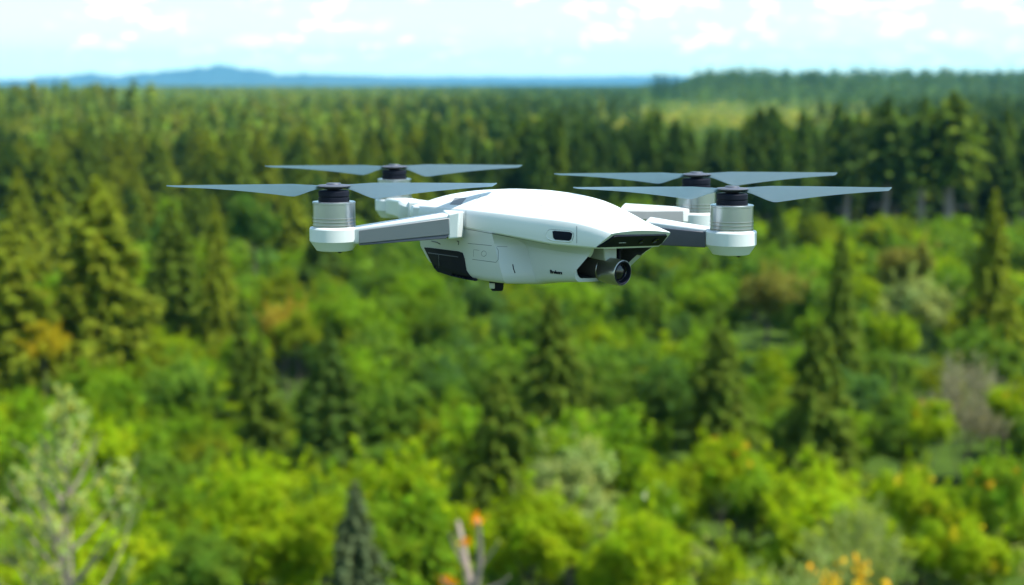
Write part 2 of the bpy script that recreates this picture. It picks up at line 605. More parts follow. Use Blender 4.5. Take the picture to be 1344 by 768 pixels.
def trunk_mesh(name, mat, h=1.0, r0=.022, limbs=0, seed=0, z0=.2, limb_len=.25, up=.8):
    r = random.Random(seed)
    m = MB()
    ROOT[0] = None
    bx, by = r.uniform(-.02, .02), r.uniform(-.02, .02)
    pts = [(0, 0, -.03), (bx * .3, by * .3, h * .3), (bx, by, h * .62), (bx * .6, by * .6, h)]
    m.tube(pts, [r0 * 1.25, r0, r0 * .62, r0 * .12], 7)
    for i in range(limbs):
        z = z0 + (h * .92 - z0) * (i + r.random() * .6) / limbs
        a = r.uniform(0, 6.283); L = limb_len * r.uniform(.6, 1.1) * (1.1 - .5 * z / h)
        e = (math.cos(a) * L, math.sin(a) * L, z + L * up)
        mid = (math.cos(a) * L * .55, math.sin(a) * L * .55, z + L * up * .4)
        m.tube([(bx * .6, by * .6, z), mid, e], [r0 * .5 * (1.1 - .6 * z / h), r0 * .3, r0 * .07], 5)
    return m.mesh(name, mat, 60)


PROTO = {
    'leafy': [(trunk_mesh('trunk', M_BARK, .78, .02, 7, s, .25), mesh_from_quads('crown', broadleaf(s, 66, 120, .025), M_LEAF)) for s in (1, 2, 3, 4, 5, 6)],
    'big': [(trunk_mesh('trunk', M_BARK, .78, .02, 9, s + 30, .25), mesh_from_quads('crown', broadleaf(s + 30, 95, 160, .0185, lumpy=.88), M_LEAF)) for s in (1, 2, 3)],
    'shrub': [(trunk_mesh('trunk', M_BARK, .7, .018, 8, s + 9, .1, .35), mesh_from_quads('crown', broadleaf(s + 9, 56, 105, .028, low=.0, rad=.56, lumpy=1.12), M_LEAF)) for s in (1, 2, 3, 4)],
    'feathery': [(trunk_mesh('trunk', M_BARK, .6, .016, 10, s + 19, .05, .4, 1.2), mesh_from_quads('crown', feathery(s + 19, 110, 50, .026), M_LEAF)) for s in (1, 2)],
    'spruce': [(trunk_mesh('trunk', M_BARK, .96, .017, 0, s), mesh_from_quads('crown', conifer(s, 28, .29, droop=.5, per=60, leaf=.0225, nb=10, ragged=.3), M_NEEDLE)) for s in (11, 12, 13, 14)],
    'slim': [(trunk_mesh('trunk', M_BARK, .96, .013, 0, s), mesh_from_quads('crown', conifer(s, 26, .145, droop=.6, per=15, leaf=.026, power=.7), M_NEEDLE)) for s in (21, 22, 23)],
    'layered': [(trunk_mesh('trunk', M_BARK, .96, .019, 0, s), mesh_from_quads('crown', conifer(s, 19, .31, z0=.08, droop=.24, per=96, nb=12, leaf=.0225, power=.75, ragged=.3), M_NEEDLE)) for s in (31, 32, 33)],
    'pine': [(trunk_mesh('trunk', M_PALEBARK, .96, .019, 6, s, .2, .10, .1), mesh_from_quads('crown', conifer(s, 19, .17, z0=.33, droop=.3, per=18, leaf=.027, power=.62, ragged=.34), M_NEEDLE)) for s in (41, 42, 43, 44)],
    'barepine': [(trunk_mesh('trunk', M_PALEBARK, .96, .023, 5, s, .2, .10, .1), mesh_from_quads('crown', conifer(s, 16, .20, z0=.44, droop=.3, per=20, leaf=.029, power=.6, ragged=.34), M_NEEDLE)) for s in (51, 52)],
}
KIND_SHAPE = {'barepine': 'tri', 'leafy': 'oval', 'big': 'oval', 'shrub': 'oval', 'feathery': 'oval', 'spruce': 'tri', 'slim': 'tri', 'layered': 'tri', 'pine': 'tri'}
KIND_W = {'barepine': .40, 'leafy': .84, 'big': .84, 'shrub': 1.05, 'feathery': .95, 'spruce': .60, 'slim': .34, 'layered': .58, 'pine': .34}

# leaf colours (real reflectances)
LIME = (.198, .292, .002); BRIGHT = (.132, .240, .006); MID = (.100, .188, .014); DEEP = (.058, .130, .014); BLUEGREEN = (.072, .150, .028)
OLIVE = (.165, .220, .006); GREYGREEN = (.230, .290, .085); YELLOW = (.340, .290, .008); RUST = (.270, .225, .020); BROWNOLIVE = (.165, .172, .024); GREYDARK = (.105, .145, .062); GREYBARE = (.235, .225, .155)
SPRUCE = (.066, .122, .016); PINE = (.046, .092, .015); OLIVESPRUCE = (.168, .215, .012); MIDSPRUCE = (.108, .168, .014)
CNAME = {GREYDARK: 'grey-green', GREYBARE: 'bare grey', LIME: 'bright lime', BRIGHT: 'fresh green', MID: 'mid green', DEEP: 'deep green', BLUEGREEN: 'bluish green', OLIVE: 'olive', GREYGREEN: 'grey-green',
         YELLOW: 'yellow', RUST: 'rusty orange', BROWNOLIVE: 'brownish olive', SPRUCE: 'dark green', PINE: 'very dark', OLIVESPRUCE: 'olive green', MIDSPRUCE: 'green'}
NOUN = {'barepine': 'tall pine', 'leafy': 'leafy tree', 'big': 'leafy tree', 'shrub': 'bushy shrub', 'feathery': 'feathery shrub', 'spruce': 'spruce', 'slim': 'slender spruce', 'layered': 'layered conifer', 'pine': 'tall pine'}
ONAME = {'barepine': 'pine_tree', 'leafy': 'leafy_tree', 'big': 'leafy_tree', 'shrub': 'shrub', 'feathery': 'shrub', 'spruce': 'spruce_tree', 'slim': 'spruce_tree', 'layered': 'conifer_tree', 'pine': 'pine_tree'}

trees = []           # dicts: kind, x, y, z, h, wd, color, label


def add_tree(kind, x, y, h, wd, color, label=None, extra=None, z=None):
    trees.append(dict(kind=kind, x=x, y=y, z=gz(x, y) if z is None else z, h=h, wd=wd, color=color, label=label, extra=extra))


def landmark(kind, u, vtop, wpx, Y, color, label, extra=None):
    top = at(u, vtop, Y)
    base = gz(top.x, Y)
    add_tree(kind, top.x, Y, top.z - base, wpx * Y / FPX, color, label, extra)
    trees[-1]['pu'] = u; trees[-1]['wpx'] = wpx


LM = [
    ('layered', 125, 243, 150, 104, OLIVESPRUCE, 'broad olive conifer with layered branches, standing tallest left of the drone'),
    ('layered', 12, 300, 130, 100, OLIVESPRUCE, 'olive conifer cut by the left edge beside the broad layered one'),
    ('spruce', 22, 222, 90, 150, OLIVESPRUCE, 'pale olive spruce behind the conifer at the left edge'),
    ('slim', 62, 215, 60, 165, OLIVESPRUCE, 'pale olive pointed spruce between the left edge and broad layered conifer'),
    ('layered', 225, 265, 90, 122, MIDSPRUCE, 'dark conifer just right of the broad layered one at left'),
    ('spruce', 282, 262, 66, 118, OLIVESPRUCE, 'slim olive spruce below the left propeller tip'),
    ('slim', 318, 385, 50, 98, MIDSPRUCE, 'small slim spruce left of the rusty bush'),
    ('leafy', 332, 262, 66, 150, DEEP, 'round dark leafy tree left of the near left motor'),
    ('shrub', 375, 386, 68, 103, RUST, 'rusty orange bush below the near left motor'),
    ('shrub', 390, 402, 54, 100, OLIVE, 'olive bush in front of the rusty orange bush'),
    ('shrub', 56, 418, 52, 95, YELLOW, 'small yellow bush at left below the conifers'),
    ('spruce', 726, 388, 118, 79, MIDSPRUCE, 'green spruce on a bare pale trunk below the drone belly', 'paletrunk'),
    ('layered', 655, 490, 118, 66, MIDSPRUCE, 'small dark conifer with drooping tiers below the drone belly'),
    ('layered', 432, 432, 116, 72, SPRUCE, 'dark conifer standing in the leafy canopy below the near left motor'),
    ('layered', 945, 418, 104, 82, MIDSPRUCE, 'dark spruce below the near right motor'),
    ('spruce', 1106, 300, 84, 96, MIDSPRUCE, 'tall green spruce right of the near right motor'),
    ('spruce', 1306, 250, 92, 112, OLIVESPRUCE, 'tall olive spruce near the right edge, rising before the pine wall'),
    ('layered', 1076, 425, 118, 74, MIDSPRUCE, 'dark broad spruce in the canopy below the tall green spruce'),
    ('spruce', 466, 636, 170, 44, GREYDARK, 'grey-green young conifer at the bottom edge'),
    ('layered', 340, 440, 80, 78, MIDSPRUCE, 'dull green conifer among leafy trees below the rusty bush'),
    ('big', 1202, 354, 96, 112, GREYGREEN, 'round grey-olive tree with a dome crown below the pine wall'),
    ('leafy', 1192, 312, 84, 128, BROWNOLIVE, 'brownish tree just behind the round grey-olive dome'),
    ('leafy', 1008, 345, 84, 116, BROWNOLIVE, 'brownish olive tree below the near right motor'),
    ('leafy', 1176, 415, 60, 100, LIME, 'lime tree in front of the round grey-olive dome'),
    ('big', 340, 606, 190, 49, LIME, 'bright lime leafy tree, the biggest of the lower left'),
    ('big', 425, 640, 110, 47.5, LIME, 'lime tree right of the biggest lime tree at lower left'),
    ('big', 262, 690, 120, 45, MID, 'mid green rounded shrub under the biggest lime tree'),
    ('big', 700, 630, 150, 51, LIME, 'lime leafy tree behind the bare branch with orange tufts'),
    ('big', 835, 660, 170, 49, LIME, 'lime leafy tree right of the bare orange-tufted branch'),
    ('big', 748, 580, 150, 58, GREYGREEN, 'greyish olive rounded tree in front of the pale-trunked spruce'),
    ('feathery', 1276, 455, 105, 76, GREYBARE, 'leafless grey bush of many upright stems near the right edge'),
    ('shrub', 862, 628, 60, 54, BRIGHT, 'fresh green shrub with whitish blossom among the lime trees below the nose', 'white'),
    ('barepine', 1252, 122, 112, 205, MIDSPRUCE, 'tallest pine of the dark wall, thick pale bare trunk, near the right edge'),
    ('barepine', 1214, 132, 76, 206, SPRUCE, 'tall pine with pale bare trunk just left of the tallest pine'),
    ('barepine', 1166, 128, 84, 208, SPRUCE, 'tall bare-trunked pine, third in the row left of the tallest pine'),
    ('barepine', 1113, 150, 70, 207, PINE, 'bare-trunked dark pine above the right propeller tip'),
    ('feathery', 1128, 640, 120, 47, GREYGREEN, 'grey-green feathery shrub behind the one with orange tips'),
    ('feathery', 1062, 703, 240, 33, GREYGREEN, 'pale grey-green feathery shrub with orange tips at the bottom edge', 'orange'),
    ('shrub', 950, 562, 76, 63, LIME, 'lime shrub dotted with orange blossom below the near right motor', 'orange'),
    ('shrub', 1310, 588, 90, 58, BRIGHT, 'green shrub dotted with orange blossom at the right edge', 'orange'),
    ('shrub', 1225, 520, 60, 70, LIME, 'lime shrub with orange blossom left of the bare grey bush', 'orange'),
    ('shrub', 1270, 660, 110, 49, LIME, 'lime shrub dotted with yellow blossom at lower right', 'orange'),
    ('shrub', 1200, 600, 90, 57, LIME, 'lime shrub with yellow blossom right of centre below the bare grey bush', 'orange'),
    ('shrub', 1322, 498, 50, 72, LIME, 'lime shrub with orange blossom right of the bare grey bush', 'orange'),
]
for a in LM:
    a = list(a)
    a[3] *= 1.12 if KIND_SHAPE[a[0]] == 'oval' else 1.0 if a[0] == 'barepine' else 1.25
    landmark(*a)
N_LM = len(trees)
trng = random.Random(21)


def clear_of_landmarks(x, y, h, wd):
    u, v = pix((x, y, gz(x, y) + h))
    wp = wd / y * FPX
    for t in trees[:N_LM]:
        if math.hypot(t['x'] - x, t['y'] - y) < (t['wd'] + wd) * .36: return False
        if y < t['y']:
            ut, vt = pix((t['x'], t['y'], t['z'] + t['h']))
            wpt = t['wd'] / t['y'] * FPX
            hp = t['h'] / t['y'] * FPX
            need = .80 if KIND_SHAPE[t['kind']] == 'tri' else .62
            if abs(u - ut) < (wp * .42 + wpt * .34) and v < vt + need * min(hp, 190): return False
    return True


def pick(opts):
    r = trng.random() * sum(p for _, p in opts)
    for o, p in opts:
        r -= p
        if r <= 0: return o
    return opts[-1][0]


# ------------------------------------------------------------------ the canopy: single trees from the foreground to about 330 m
y = 41.0
while y < 330:
    step = 2.8 if y < 70 else 3.3 if y < 130 else 4.1 if y < 205 else 5.2
    half = y * .350 + 4
    x = -half + trng.random() * step
    while x < half:
        px, py = x + trng.uniform(-.4, .4) * step, y + trng.uniform(-.45, .45) * step
        x += step * trng.uniform(.85, 1.15)
        u, v = pix((px, py, gz(px, py) + 4))
        wall_y = 212 + 10 * math.sin(px * .13) + (18 if u < 700 else 0) - 10 * max(0, (u - 1100) / 244)
        if u > 560 and py > wall_y and py < wall_y + 48:                          # the dark pine wall
            if trng.random() < .05: continue
            h = (15.4 + 1.6 * math.sin(px * .35) + trng.uniform(-2.2, 1.8)) * (.93 if u < 700 else 1)
            kind = pick([('pine', 5), ('spruce', 2), ('slim', 2)])
            c = pick([(PINE, 5), (SPRUCE, 4), (MIDSPRUCE, 2)])
            wd = h * KIND_W[kind] * trng.uniform(.85, 1.25)
        elif py > 206 and u > 560:
            continue
        else:
            if u < 230: pc = .27 if py > 108 else .02
            elif u < 560: pc = .22 if py > 150 else .10 if py > 110 else .02
            else: pc = .04 if py > 90 else .01
            if py > 205: pc = .38
            if trng.random() < pc:
                kind = pick([('spruce', 4), ('slim', 1.2), ('layered', 4)])
                h = trng.uniform(6.5, 11.5) if u < 560 and py > 105 else trng.uniform(5.5, 8.0)
                if py > 205: h = trng.uniform(9, 14.0)
                c = pick([(OLIVESPRUCE, 5), (MIDSPRUCE, 3), (SPRUCE, 2)]) if u < 520 else pick([(MIDSPRUCE, 4), (SPRUCE, 3), (OLIVESPRUCE, 2)])
                wd = h * KIND_W[kind] * trng.uniform(1.0, 1.5)
            else:
                kind = pick([('leafy', 6), ('shrub', 4), ('big', 1)])
                h = trng.uniform(4.2, 6.6) if kind != 'shrub' else trng.uniform(2.8, 4.6)
                h *= pick([(1, 5), (.74, 3), (1.14, 1.5)])
                wd = h * KIND_W[kind] * trng.uniform(.85, 1.15)
                if py > 160: h *= .85
                if v > 610 and u > 860: c = pick([(LIME, 7), (BRIGHT, 3), (OLIVE, .9), (GREYGREEN, 1.2), (DEEP, .9), (MID, 1)])
                elif v > 560: c = pick([(LIME, 5), (BRIGHT, 4), (MID, 2), (DEEP, 1.5), (GREYGREEN, .7)])
                elif v > 420 and u < 330: c = pick([(LIME, 3), (BRIGHT, 4), (MID, 3), (OLIVE, 1.5), (BLUEGREEN, 1)])
                elif u < 420: c = pick([(MID, 4), (OLIVE, 2), (DEEP, 1.5), (BRIGHT, 4)])
                else: c = pick([(BRIGHT, 4), (MID, 5), (BLUEGREEN, 1.4), (DEEP, 1.0), (OLIVE, 1), (LIME, .8)])
        if KIND_SHAPE[kind] == 'tri' and py < 200:
            if any(KIND_SHAPE[t['kind']] == 'tri' and t['y'] < 200 and abs(pix((px, py, 5))[0] - t['pu']) < t['wpx'] * .8 and abs(t['y'] - py) < 45 for t in trees[:N_LM]):
                kind = pick([('leafy', 3), ('shrub', 1)]); h = trng.uniform(4, 6); wd = h * KIND_W[kind]; c = pick([(MID, 3), (BRIGHT, 4), (LIME, 1), (OLIVE, 1)])
        if not clear_of_landmarks(px, py, h, wd):
            for hh in (3.0, 2.1, 1.4):
                kind, h = 'shrub', hh * trng.uniform(.9, 1.1)
                wd = h * trng.uniform(1.1, 1.5)
                c = pick([(BRIGHT, 4), (MID, 4), (LIME, 3), (OLIVE, 1)])
                if clear_of_landmarks(px, py, h, wd): break
            else: continue
        j = 1 + trng.uniform(-.12, .12)
        add_tree(kind, px, py, h, wd, c)
        trees[-1]['tone'] = j
    y += step * .92

# ------------------------------------------------------------------ which of them the photograph can show (front to back over a coarse picture grid)
GW, GH = 336, 192
occ = np.zeros((GH, GW), bool)
yy_, xx_ = np.mgrid[0:GH, 0:GW]
for t in sorted(trees, key=lambda t: t['y']):
    u, vt = pix((t['x'], t['y'], t['z'] + t['h']))
    _, vb = pix((t['x'], t['y'], t['z']))
    hw = t['wd'] / t['y'] * FPX / 2
    gu, g0, g1, ghw = u / 4, vt / 4, vb / 4, hw / 4
    X0_, X1_, Y0_, Y1_ = int(max(0, gu - ghw - 1)), int(min(GW, gu + ghw + 2)), int(max(0, g0)), int(min(GH, g1 + 1))
    t['vis'] = t['rel'] = 0; t['u'], t['v'], t['hp'] = u, vt, vb - vt
    if X1_ <= X0_ or Y1_ <= Y0_: continue
    gx, gy = xx_[Y0_:Y1_, X0_:X1_], yy_[Y0_:Y1_, X0_:X1_]
    f = (gy - g0) / max(.5, g1 - g0)
    if KIND_SHAPE[t['kind']] == 'tri':
        m = np.abs(gx - gu) <= np.maximum(.6, ghw * np.clip(f, 0, 1) * .95)
        if t['kind'] in ('pine', 'barepine'): m &= f < .66
    else:
        m = ((gx - gu) / max(.7, ghw)) ** 2 + ((f - .46) / .48) ** 2 <= 1
        m |= (np.abs(gx - gu) < ghw * .35) & (f > .5)
    sub = occ[Y0_:Y1_, X0_:X1_]
    new = m & ~sub
    t['vis'] = int(new.sum()); t['rel'] = t['vis'] / max(1, int(m.sum()))
    # a crown is leaky at its rim: only its inner part hides what lies behind
    if KIND_SHAPE[t['kind']] == 'tri': inner = np.abs(gx - gu) <= ghw * np.clip(f, 0, 1) * .62
    else: inner = ((gx - gu) / max(.7, ghw)) ** 2 + ((f - .5) / .42) ** 2 <= .75
    if t['kind'] in ('pine', 'barepine'): inner &= f < .62
    sub |= (inner & m)
shown = [t for t in trees if t['label'] or (t['vis'] >= 3 and t['rel'] > .05)]
CATG = {'barepine': 'e', 'leafy': 'a', 'big': 'a', 'shrub': 'b', 'feathery': 'b', 'spruce': 'c', 'slim': 'c', 'layered': 'd', 'pine': 'e'}
byk = {}
for t in sorted(shown, key=lambda t: (t['label'] is None, -t['vis'])):
    byk.setdefault(CATG[t['kind']], []).append(t)
single, rest = [], []
for k, lst in byk.items():
    single += lst[:290]; rest += lst[290:]
print('trees', len(trees), 'shown', len(shown), {k: len(v) for k, v in byk.items()}, 'single', len(single), 'rest', len(rest))


# ------------------------------------------------------------------ labels that single each tree out
def where(t):
    u = t['u']; v = t['v'] + min(t['hp'], 120) * .35
    if t['kind'] in ('pine', 'barepine') or (t['y'] > 206 and u > 560):
        row = 'in the dark pine wall'
    elif t['y'] > 205: row = 'in the left stand'
    elif v < 300: row = 'in the rear canopy'
    elif v < 400: row = 'in the upper canopy'
    elif v < 490: row = 'in the middle canopy'
    elif v < 590: row = 'in the lower canopy'
    else: row = 'along the bottom edge'
    cols = [(110, 'at the left edge'), (230, 'under the left propeller tip'), (380, 'left of the near left motor'), (500, 'below the two left motors'), (620, 'below the drone tail'),
            (740, 'below the drone belly'), (880, 'below the drone camera'), (1000, 'below the right motors'), (1120, 'under the right propeller tip'), (1240, 'right of the propellers'), (9999, 'at the right edge')]
    if v < 250:
        cols = [(c, s.replace('under the', 'above the').replace('below the', 'behind the')) for c, s in cols]
    for c, s in cols:
        if u < c: return row, s
    return row, cols[-1][1]


ORD = ['first', 'second', 'third', 'fourth', 'fifth', 'sixth', 'seventh', 'eighth', 'ninth', 'tenth', 'eleventh', 'twelfth', 'thirteenth', 'fourteenth', 'fifteenth', 'sixteenth']
buck = {}
for t in single:
    if t['label']: continue
    buck.setdefault((CNAME[t['color']], NOUN[t['kind']], *where(t)), []).append(t)
for (c, n, row, col), lst in buck.items():
    if len(lst) == 1:
        lst[0]['label'] = f'{c} {n} {row} {col}'; continue
    lst.sort(key=lambda t: t['u'])
    for i, t in enumerate(lst):
        o = ('left' if i == 0 else 'right') if len(lst) == 2 else ('leftmost' if i == 0 else 'rightmost' if i == len(lst) - 1 else ORD[i] + '-from-left')
        t['label'] = f'{c} {n} {row} {col}, {o}' + ('-hand one' if len(lst) == 2 else '')
GROUP = {'barepine': 'tall pines in the dark wall', 'leafy': 'leafy trees of the canopy', 'big': 'leafy trees of the canopy', 'shrub': 'shrubs of the canopy', 'feathery': 'feathery grey-green shrubs', 'spruce': 'spruces among the leafy trees', 'slim': 'spruces among the leafy trees', 'layered': 'broad conifers among the leafy trees', 'pine': 'tall pines in the dark wall'}
CATEGORY = {'barepine': 'pine', 'leafy': 'tree', 'big': 'tree', 'shrub': 'shrub', 'feathery': 'shrub', 'spruce': 'spruce', 'slim': 'spruce', 'layered': 'conifer', 'pine': 'pine'}


def blossom_mesh(seed, n, size, flat):
    r = np.random.default_rng(seed)
    d = unit_sphere(n, r); d[:, 2] = np.abs(d[:, 2])
    Cs = []
    for k in range(n):
        c = d[k] * np.array([.46, .46, .50]) * r.uniform(.85, 1.02) + np.array([0, 0, .46])
        Cs.append(c + r.normal(size=(26, 3)) * size)
    C = np.concatenate(Cs)
    return quads_mesh('b', C, unit_sphere(len(C), r) + np.array([0, 0, .8]), r.uniform(.5, 1, len(C)) * size * .75, .7, None, r)


M_BLOSSOM = leaf_mat('blossom', trans=.3, var=.25)
BLOSSOM = [mesh_from_quads('blossom', blossom_mesh(s, 8, .030, 0), M_BLOSSOM) for s in (5, 6, 7)]
PALETRUNK = trunk_mesh('trunk', M_PALEBARK, .97, .022, 4, 99, .15, .10, .1)

prng = random.Random(5)
for t in single:
    var = prng.randrange(len(PROTO[t['kind']]))
    tm, cm = PROTO[t['kind']][var]
    if t['extra'] == 'paletrunk':
        tm = PALETRUNK
    e = empty(ONAME[t['kind']], (t['x'], t['y'], t['z']))
    e.rotation_euler.z = prng.uniform(0, 6.283)
    sx = t['wd'] / KIND_W[t['kind']]
    e.scale = (sx, sx, t['h'])
    tag(e, t['label'], CATEGORY[t['kind']], GROUP[t['kind']])
    to = bpy.data.objects.new('trunk', tm); COL.objects.link(to); to.parent = e
    co = bpy.data.objects.new('crown', cm); COL.objects.link(co); co.parent = e
    if t['extra'] == 'paletrunk':
        co.location.z = .30; co.scale = (1, 1, .70)
    if KIND_SHAPE[t['kind']] == 'oval' and t['h'] > 1.25 * t['wd']:
        k_ = 1.2 * t['wd'] / t['h']
        co.scale = (1, 1, k_); co.location.z = 1 - k_
    j = t.get('tone', 1.0)
    co.color = (*[c * j for c in t['color']], 1)
    if t['extra'] in ('orange', 'white'):
        bo = bpy.data.objects.new('blossom', BLOSSOM[prng.randrange(3)]); COL.objects.link(bo); bo.parent = e; bo.scale = co.scale; bo.location = co.location
        bo.color = (.75, .72, .60, 1) if t['extra'] == 'white' else (.60, .36, .012, 1) if 'yellow' not in t['label'] else (.60, .50, .012, 1)

# ------------------------------------------------------------------ the far forest: one mass that reads as such
fr = np.random.default_rng(8)


def far_proto(seed, n, kind):
    r = np.random.default_rng(seed)
    if kind == 'c':
        z = r.uniform(.12, 1, n) ** .85
        a = r.uniform(0, 6.283, n)
        rad = .19 * (1 - z) ** .8 * r.uniform(.55, 1.1, n) + .01
        C = np.stack([np.cos(a) * rad, np.sin(a) * rad, z], 1)
        N = np.stack([np.cos(a), np.sin(a), np.full(n, .7)], 1) + r.normal(size=(n, 3)) * .3
        return quads_mesh('f', C, N, r.uniform(.035, .075, n), .7, None, r)
    d = unit_sphere(n, r); d[:, 2] = np.where(d[:, 2] < -.3, -d[:, 2], d[:, 2])
    C = d * np.array([.42, .42, .45]) * r.uniform(.7, 1.05, (n, 1)) + np.array([0, 0, .55])
    return quads_mesh('f', C, d + np.array([0, 0, .5]) + r.normal(size=(n, 3)) * .4, r.uniform(.06, .12, n), .7, None, r)


FP = {k: [far_proto(s + i, n, k2) for i in range(5)] for k, s, n, k2 in (('c', 100, 90, 'c'), ('b', 200, 80, 'b'), ('cl', 300, 26, 'c'), ('bl', 400, 24, 'b'))}
FP['cl'] = [V for V in FP['cl']]
FV, FC, BV, BC = [], [], [], []


def far_tree(kind, x, y, z, h, wd, col, dst):
    P = FP[kind][fr.integers(5)]
    a = fr.uniform(0, 6.283); ca, sa = math.cos(a), math.sin(a)
    V = np.empty_like(P)
    V[:, 0] = (P[:, 0] * ca - P[:, 1] * sa) * wd + x
    V[:, 1] = (P[:, 0] * sa + P[:, 1] * ca) * wd + y
    V[:, 2] = P[:, 2] * h + z
    c = np.repeat((np.array(col) * fr.uniform(.8, 1.2))[None], len(P) // 4, 0)
    (FV if dst == 'f' else BV).append(V); (FC if dst == 'f' else BC).append(c)


y = 250.0
while y < 4200:
    step = 5.2 * (y / 300) ** .62
    half = y * .60 + 12
    x = -half + fr.uniform(0, step)
    while x < half:
        px, py = x + fr.uniform(-.4, .4) * step, y + fr.uniform(-.45, .45) * step
        x += step
        u, v = pix((px, py, 0))
        wall = u > 540 and py < 285
        ub = u + fr.normal() * 110                       # the two kinds of wood mingle where they meet
        if (wall or (u <= 600 and py < 325)) and abs(px) < py * .350 + 4: continue
        # a paler clearing of young growth lies behind the pine wall
        ce = math.exp(-((u - 970) / 290) ** 2 * 1.3)
        clearing = py < 1500 and u > 600 and fr.uniform() < min(1, ce * 1.45 + .25 * math.sin(px * .03 + py * .013)) * (1.0 if py < 900 else .85)
        light = (math.sin(px * .021 + py * .006) + math.sin(px * .008 - py * .011 + 1)) * .5
        lod = 'l' if py > 900 else ''
        if clearing:
            c = (.165, .215, .020) if fr.uniform() < .75 else (.32, .30, .05)
            if py < 640: c = [(.050, .098, .014), (.075, .125, .014)][fr.integers(2)]
            far_tree('b' + lod, px, py, gz(px, py), fr.uniform(2.5, 5.0), fr.uniform(4, 7.5) * (1 + (lod == 'l') * .5), c, 'b')
        elif fr.uniform() < (.55 + .22 * light if ub < 620 else .16):
            c = (.110, .200, .014) if fr.uniform() < .75 else (.15, .21, .018)
            h = fr.uniform(6.0, 11.0)
            far_tree('b' + lod, px, py, gz(px, py), h, h * fr.uniform(.75, 1.0) * (1 + (lod == 'l') * .6), c, 'f')
        else:
            h = fr.uniform(9.5, 15.0) if py < 900 else fr.uniform(10, 15.5)
            if py > 1350 and u > 840: h = fr.uniform(9, 14.0) + max(0, 7 * math.sin(px * .045) * math.sin(px * .019 + 1)) + (7 if fr.uniform() < .10 else 0)
            if u < 200 and 500 < py < 800 and fr.uniform() < .16: h = fr.uniform(17, 22)
            c = [(.105, .158, .016), (.130, .178, .014), (.072, .122, .016), (.145, .172, .020)][fr.integers(4)] if ub < 620 else [(.036, .075, .012), (.056, .100, .012), (.044, .082, .014)][fr.integers(3)]
            far_tree('c' + lod, px, py, gz(px, py), h, h * fr.uniform(.9, 1.7) * (1 + (lod == 'l') * (.5 + py / 3000)), c, 'f')
    y += step * (.95 if y < 900 else 1.25)
for i in range(16):                                     # a clump standing clear of the skyline
    u_ = 850 + fr.uniform(0, 40); Y_ = 1480 + fr.uniform(-40, 40)
    p_ = at(u_, 108, Y_); g_ = gz(p_.x, Y_); top_ = at(u_, fr.uniform(94, 101), Y_).z
    far_tree('c', p_.x, Y_, g_, top_ - g_, 9.0, (.036, .075, .014), 'f')
yy = 32.0                                               # the same woods go on past both edges of the picture
while yy < 330:
    st = 4.2 if yy < 120 else 5.2
    for sgn in (-1, 1):
        xx = yy * .350 + 5
        while xx < yy * .62 + 22:
            px, py = sgn * xx + fr.uniform(-1.5, 1.5), yy + fr.uniform(-1.6, 1.6)
            xx += st
            tall = (sgn > 0 and py > 210) or fr.uniform() < .22
            if tall:
                h = fr.uniform(13, 17) if sgn > 0 and py > 210 else fr.uniform(7, 11)
                far_tree('c', px, py, gz(px, py), h, h * fr.uniform(1.0, 1.5), PINE if sgn > 0 and py > 210 else (OLIVESPRUCE, MIDSPRUCE)[fr.integers(2)], 'f')
            else:
                h = fr.uniform(3.5, 6.5)
                for _ in range(2 if yy < 90 else 1):
                    far_tree('b', px, py, gz(px, py), h, h * fr.uniform(.8, 1.05), (LIME, BRIGHT, MID, MID, OLIVE)[fr.integers(5)], 'f')
    yy += st
for t in rest:
    far_tree('c' if KIND_SHAPE[t['kind']] == 'tri' else 'b', t['x'], t['y'], t['z'], t['h'], t['wd'], t['color'], 'f')


def stuff(name, Vs, Cs):
    me = mesh_from_quads(name, np.concatenate(Vs), M_FARLEAF, np.concatenate(Cs))
    o = bpy.data.objects.new(name, me); COL.objects.link(o)
    return tag(o, kind='stuff')


print('far quads', sum(len(v) for v in FV) // 4, sum(len(v) for v in BV) // 4)
tag(stuff('far_forest', FV, FC), 'dark conifer forest running out to the horizon')
tag(stuff('clearing_scrub', BV, BC), 'pale yellow-green scrub in the clearing behind the pine wall')

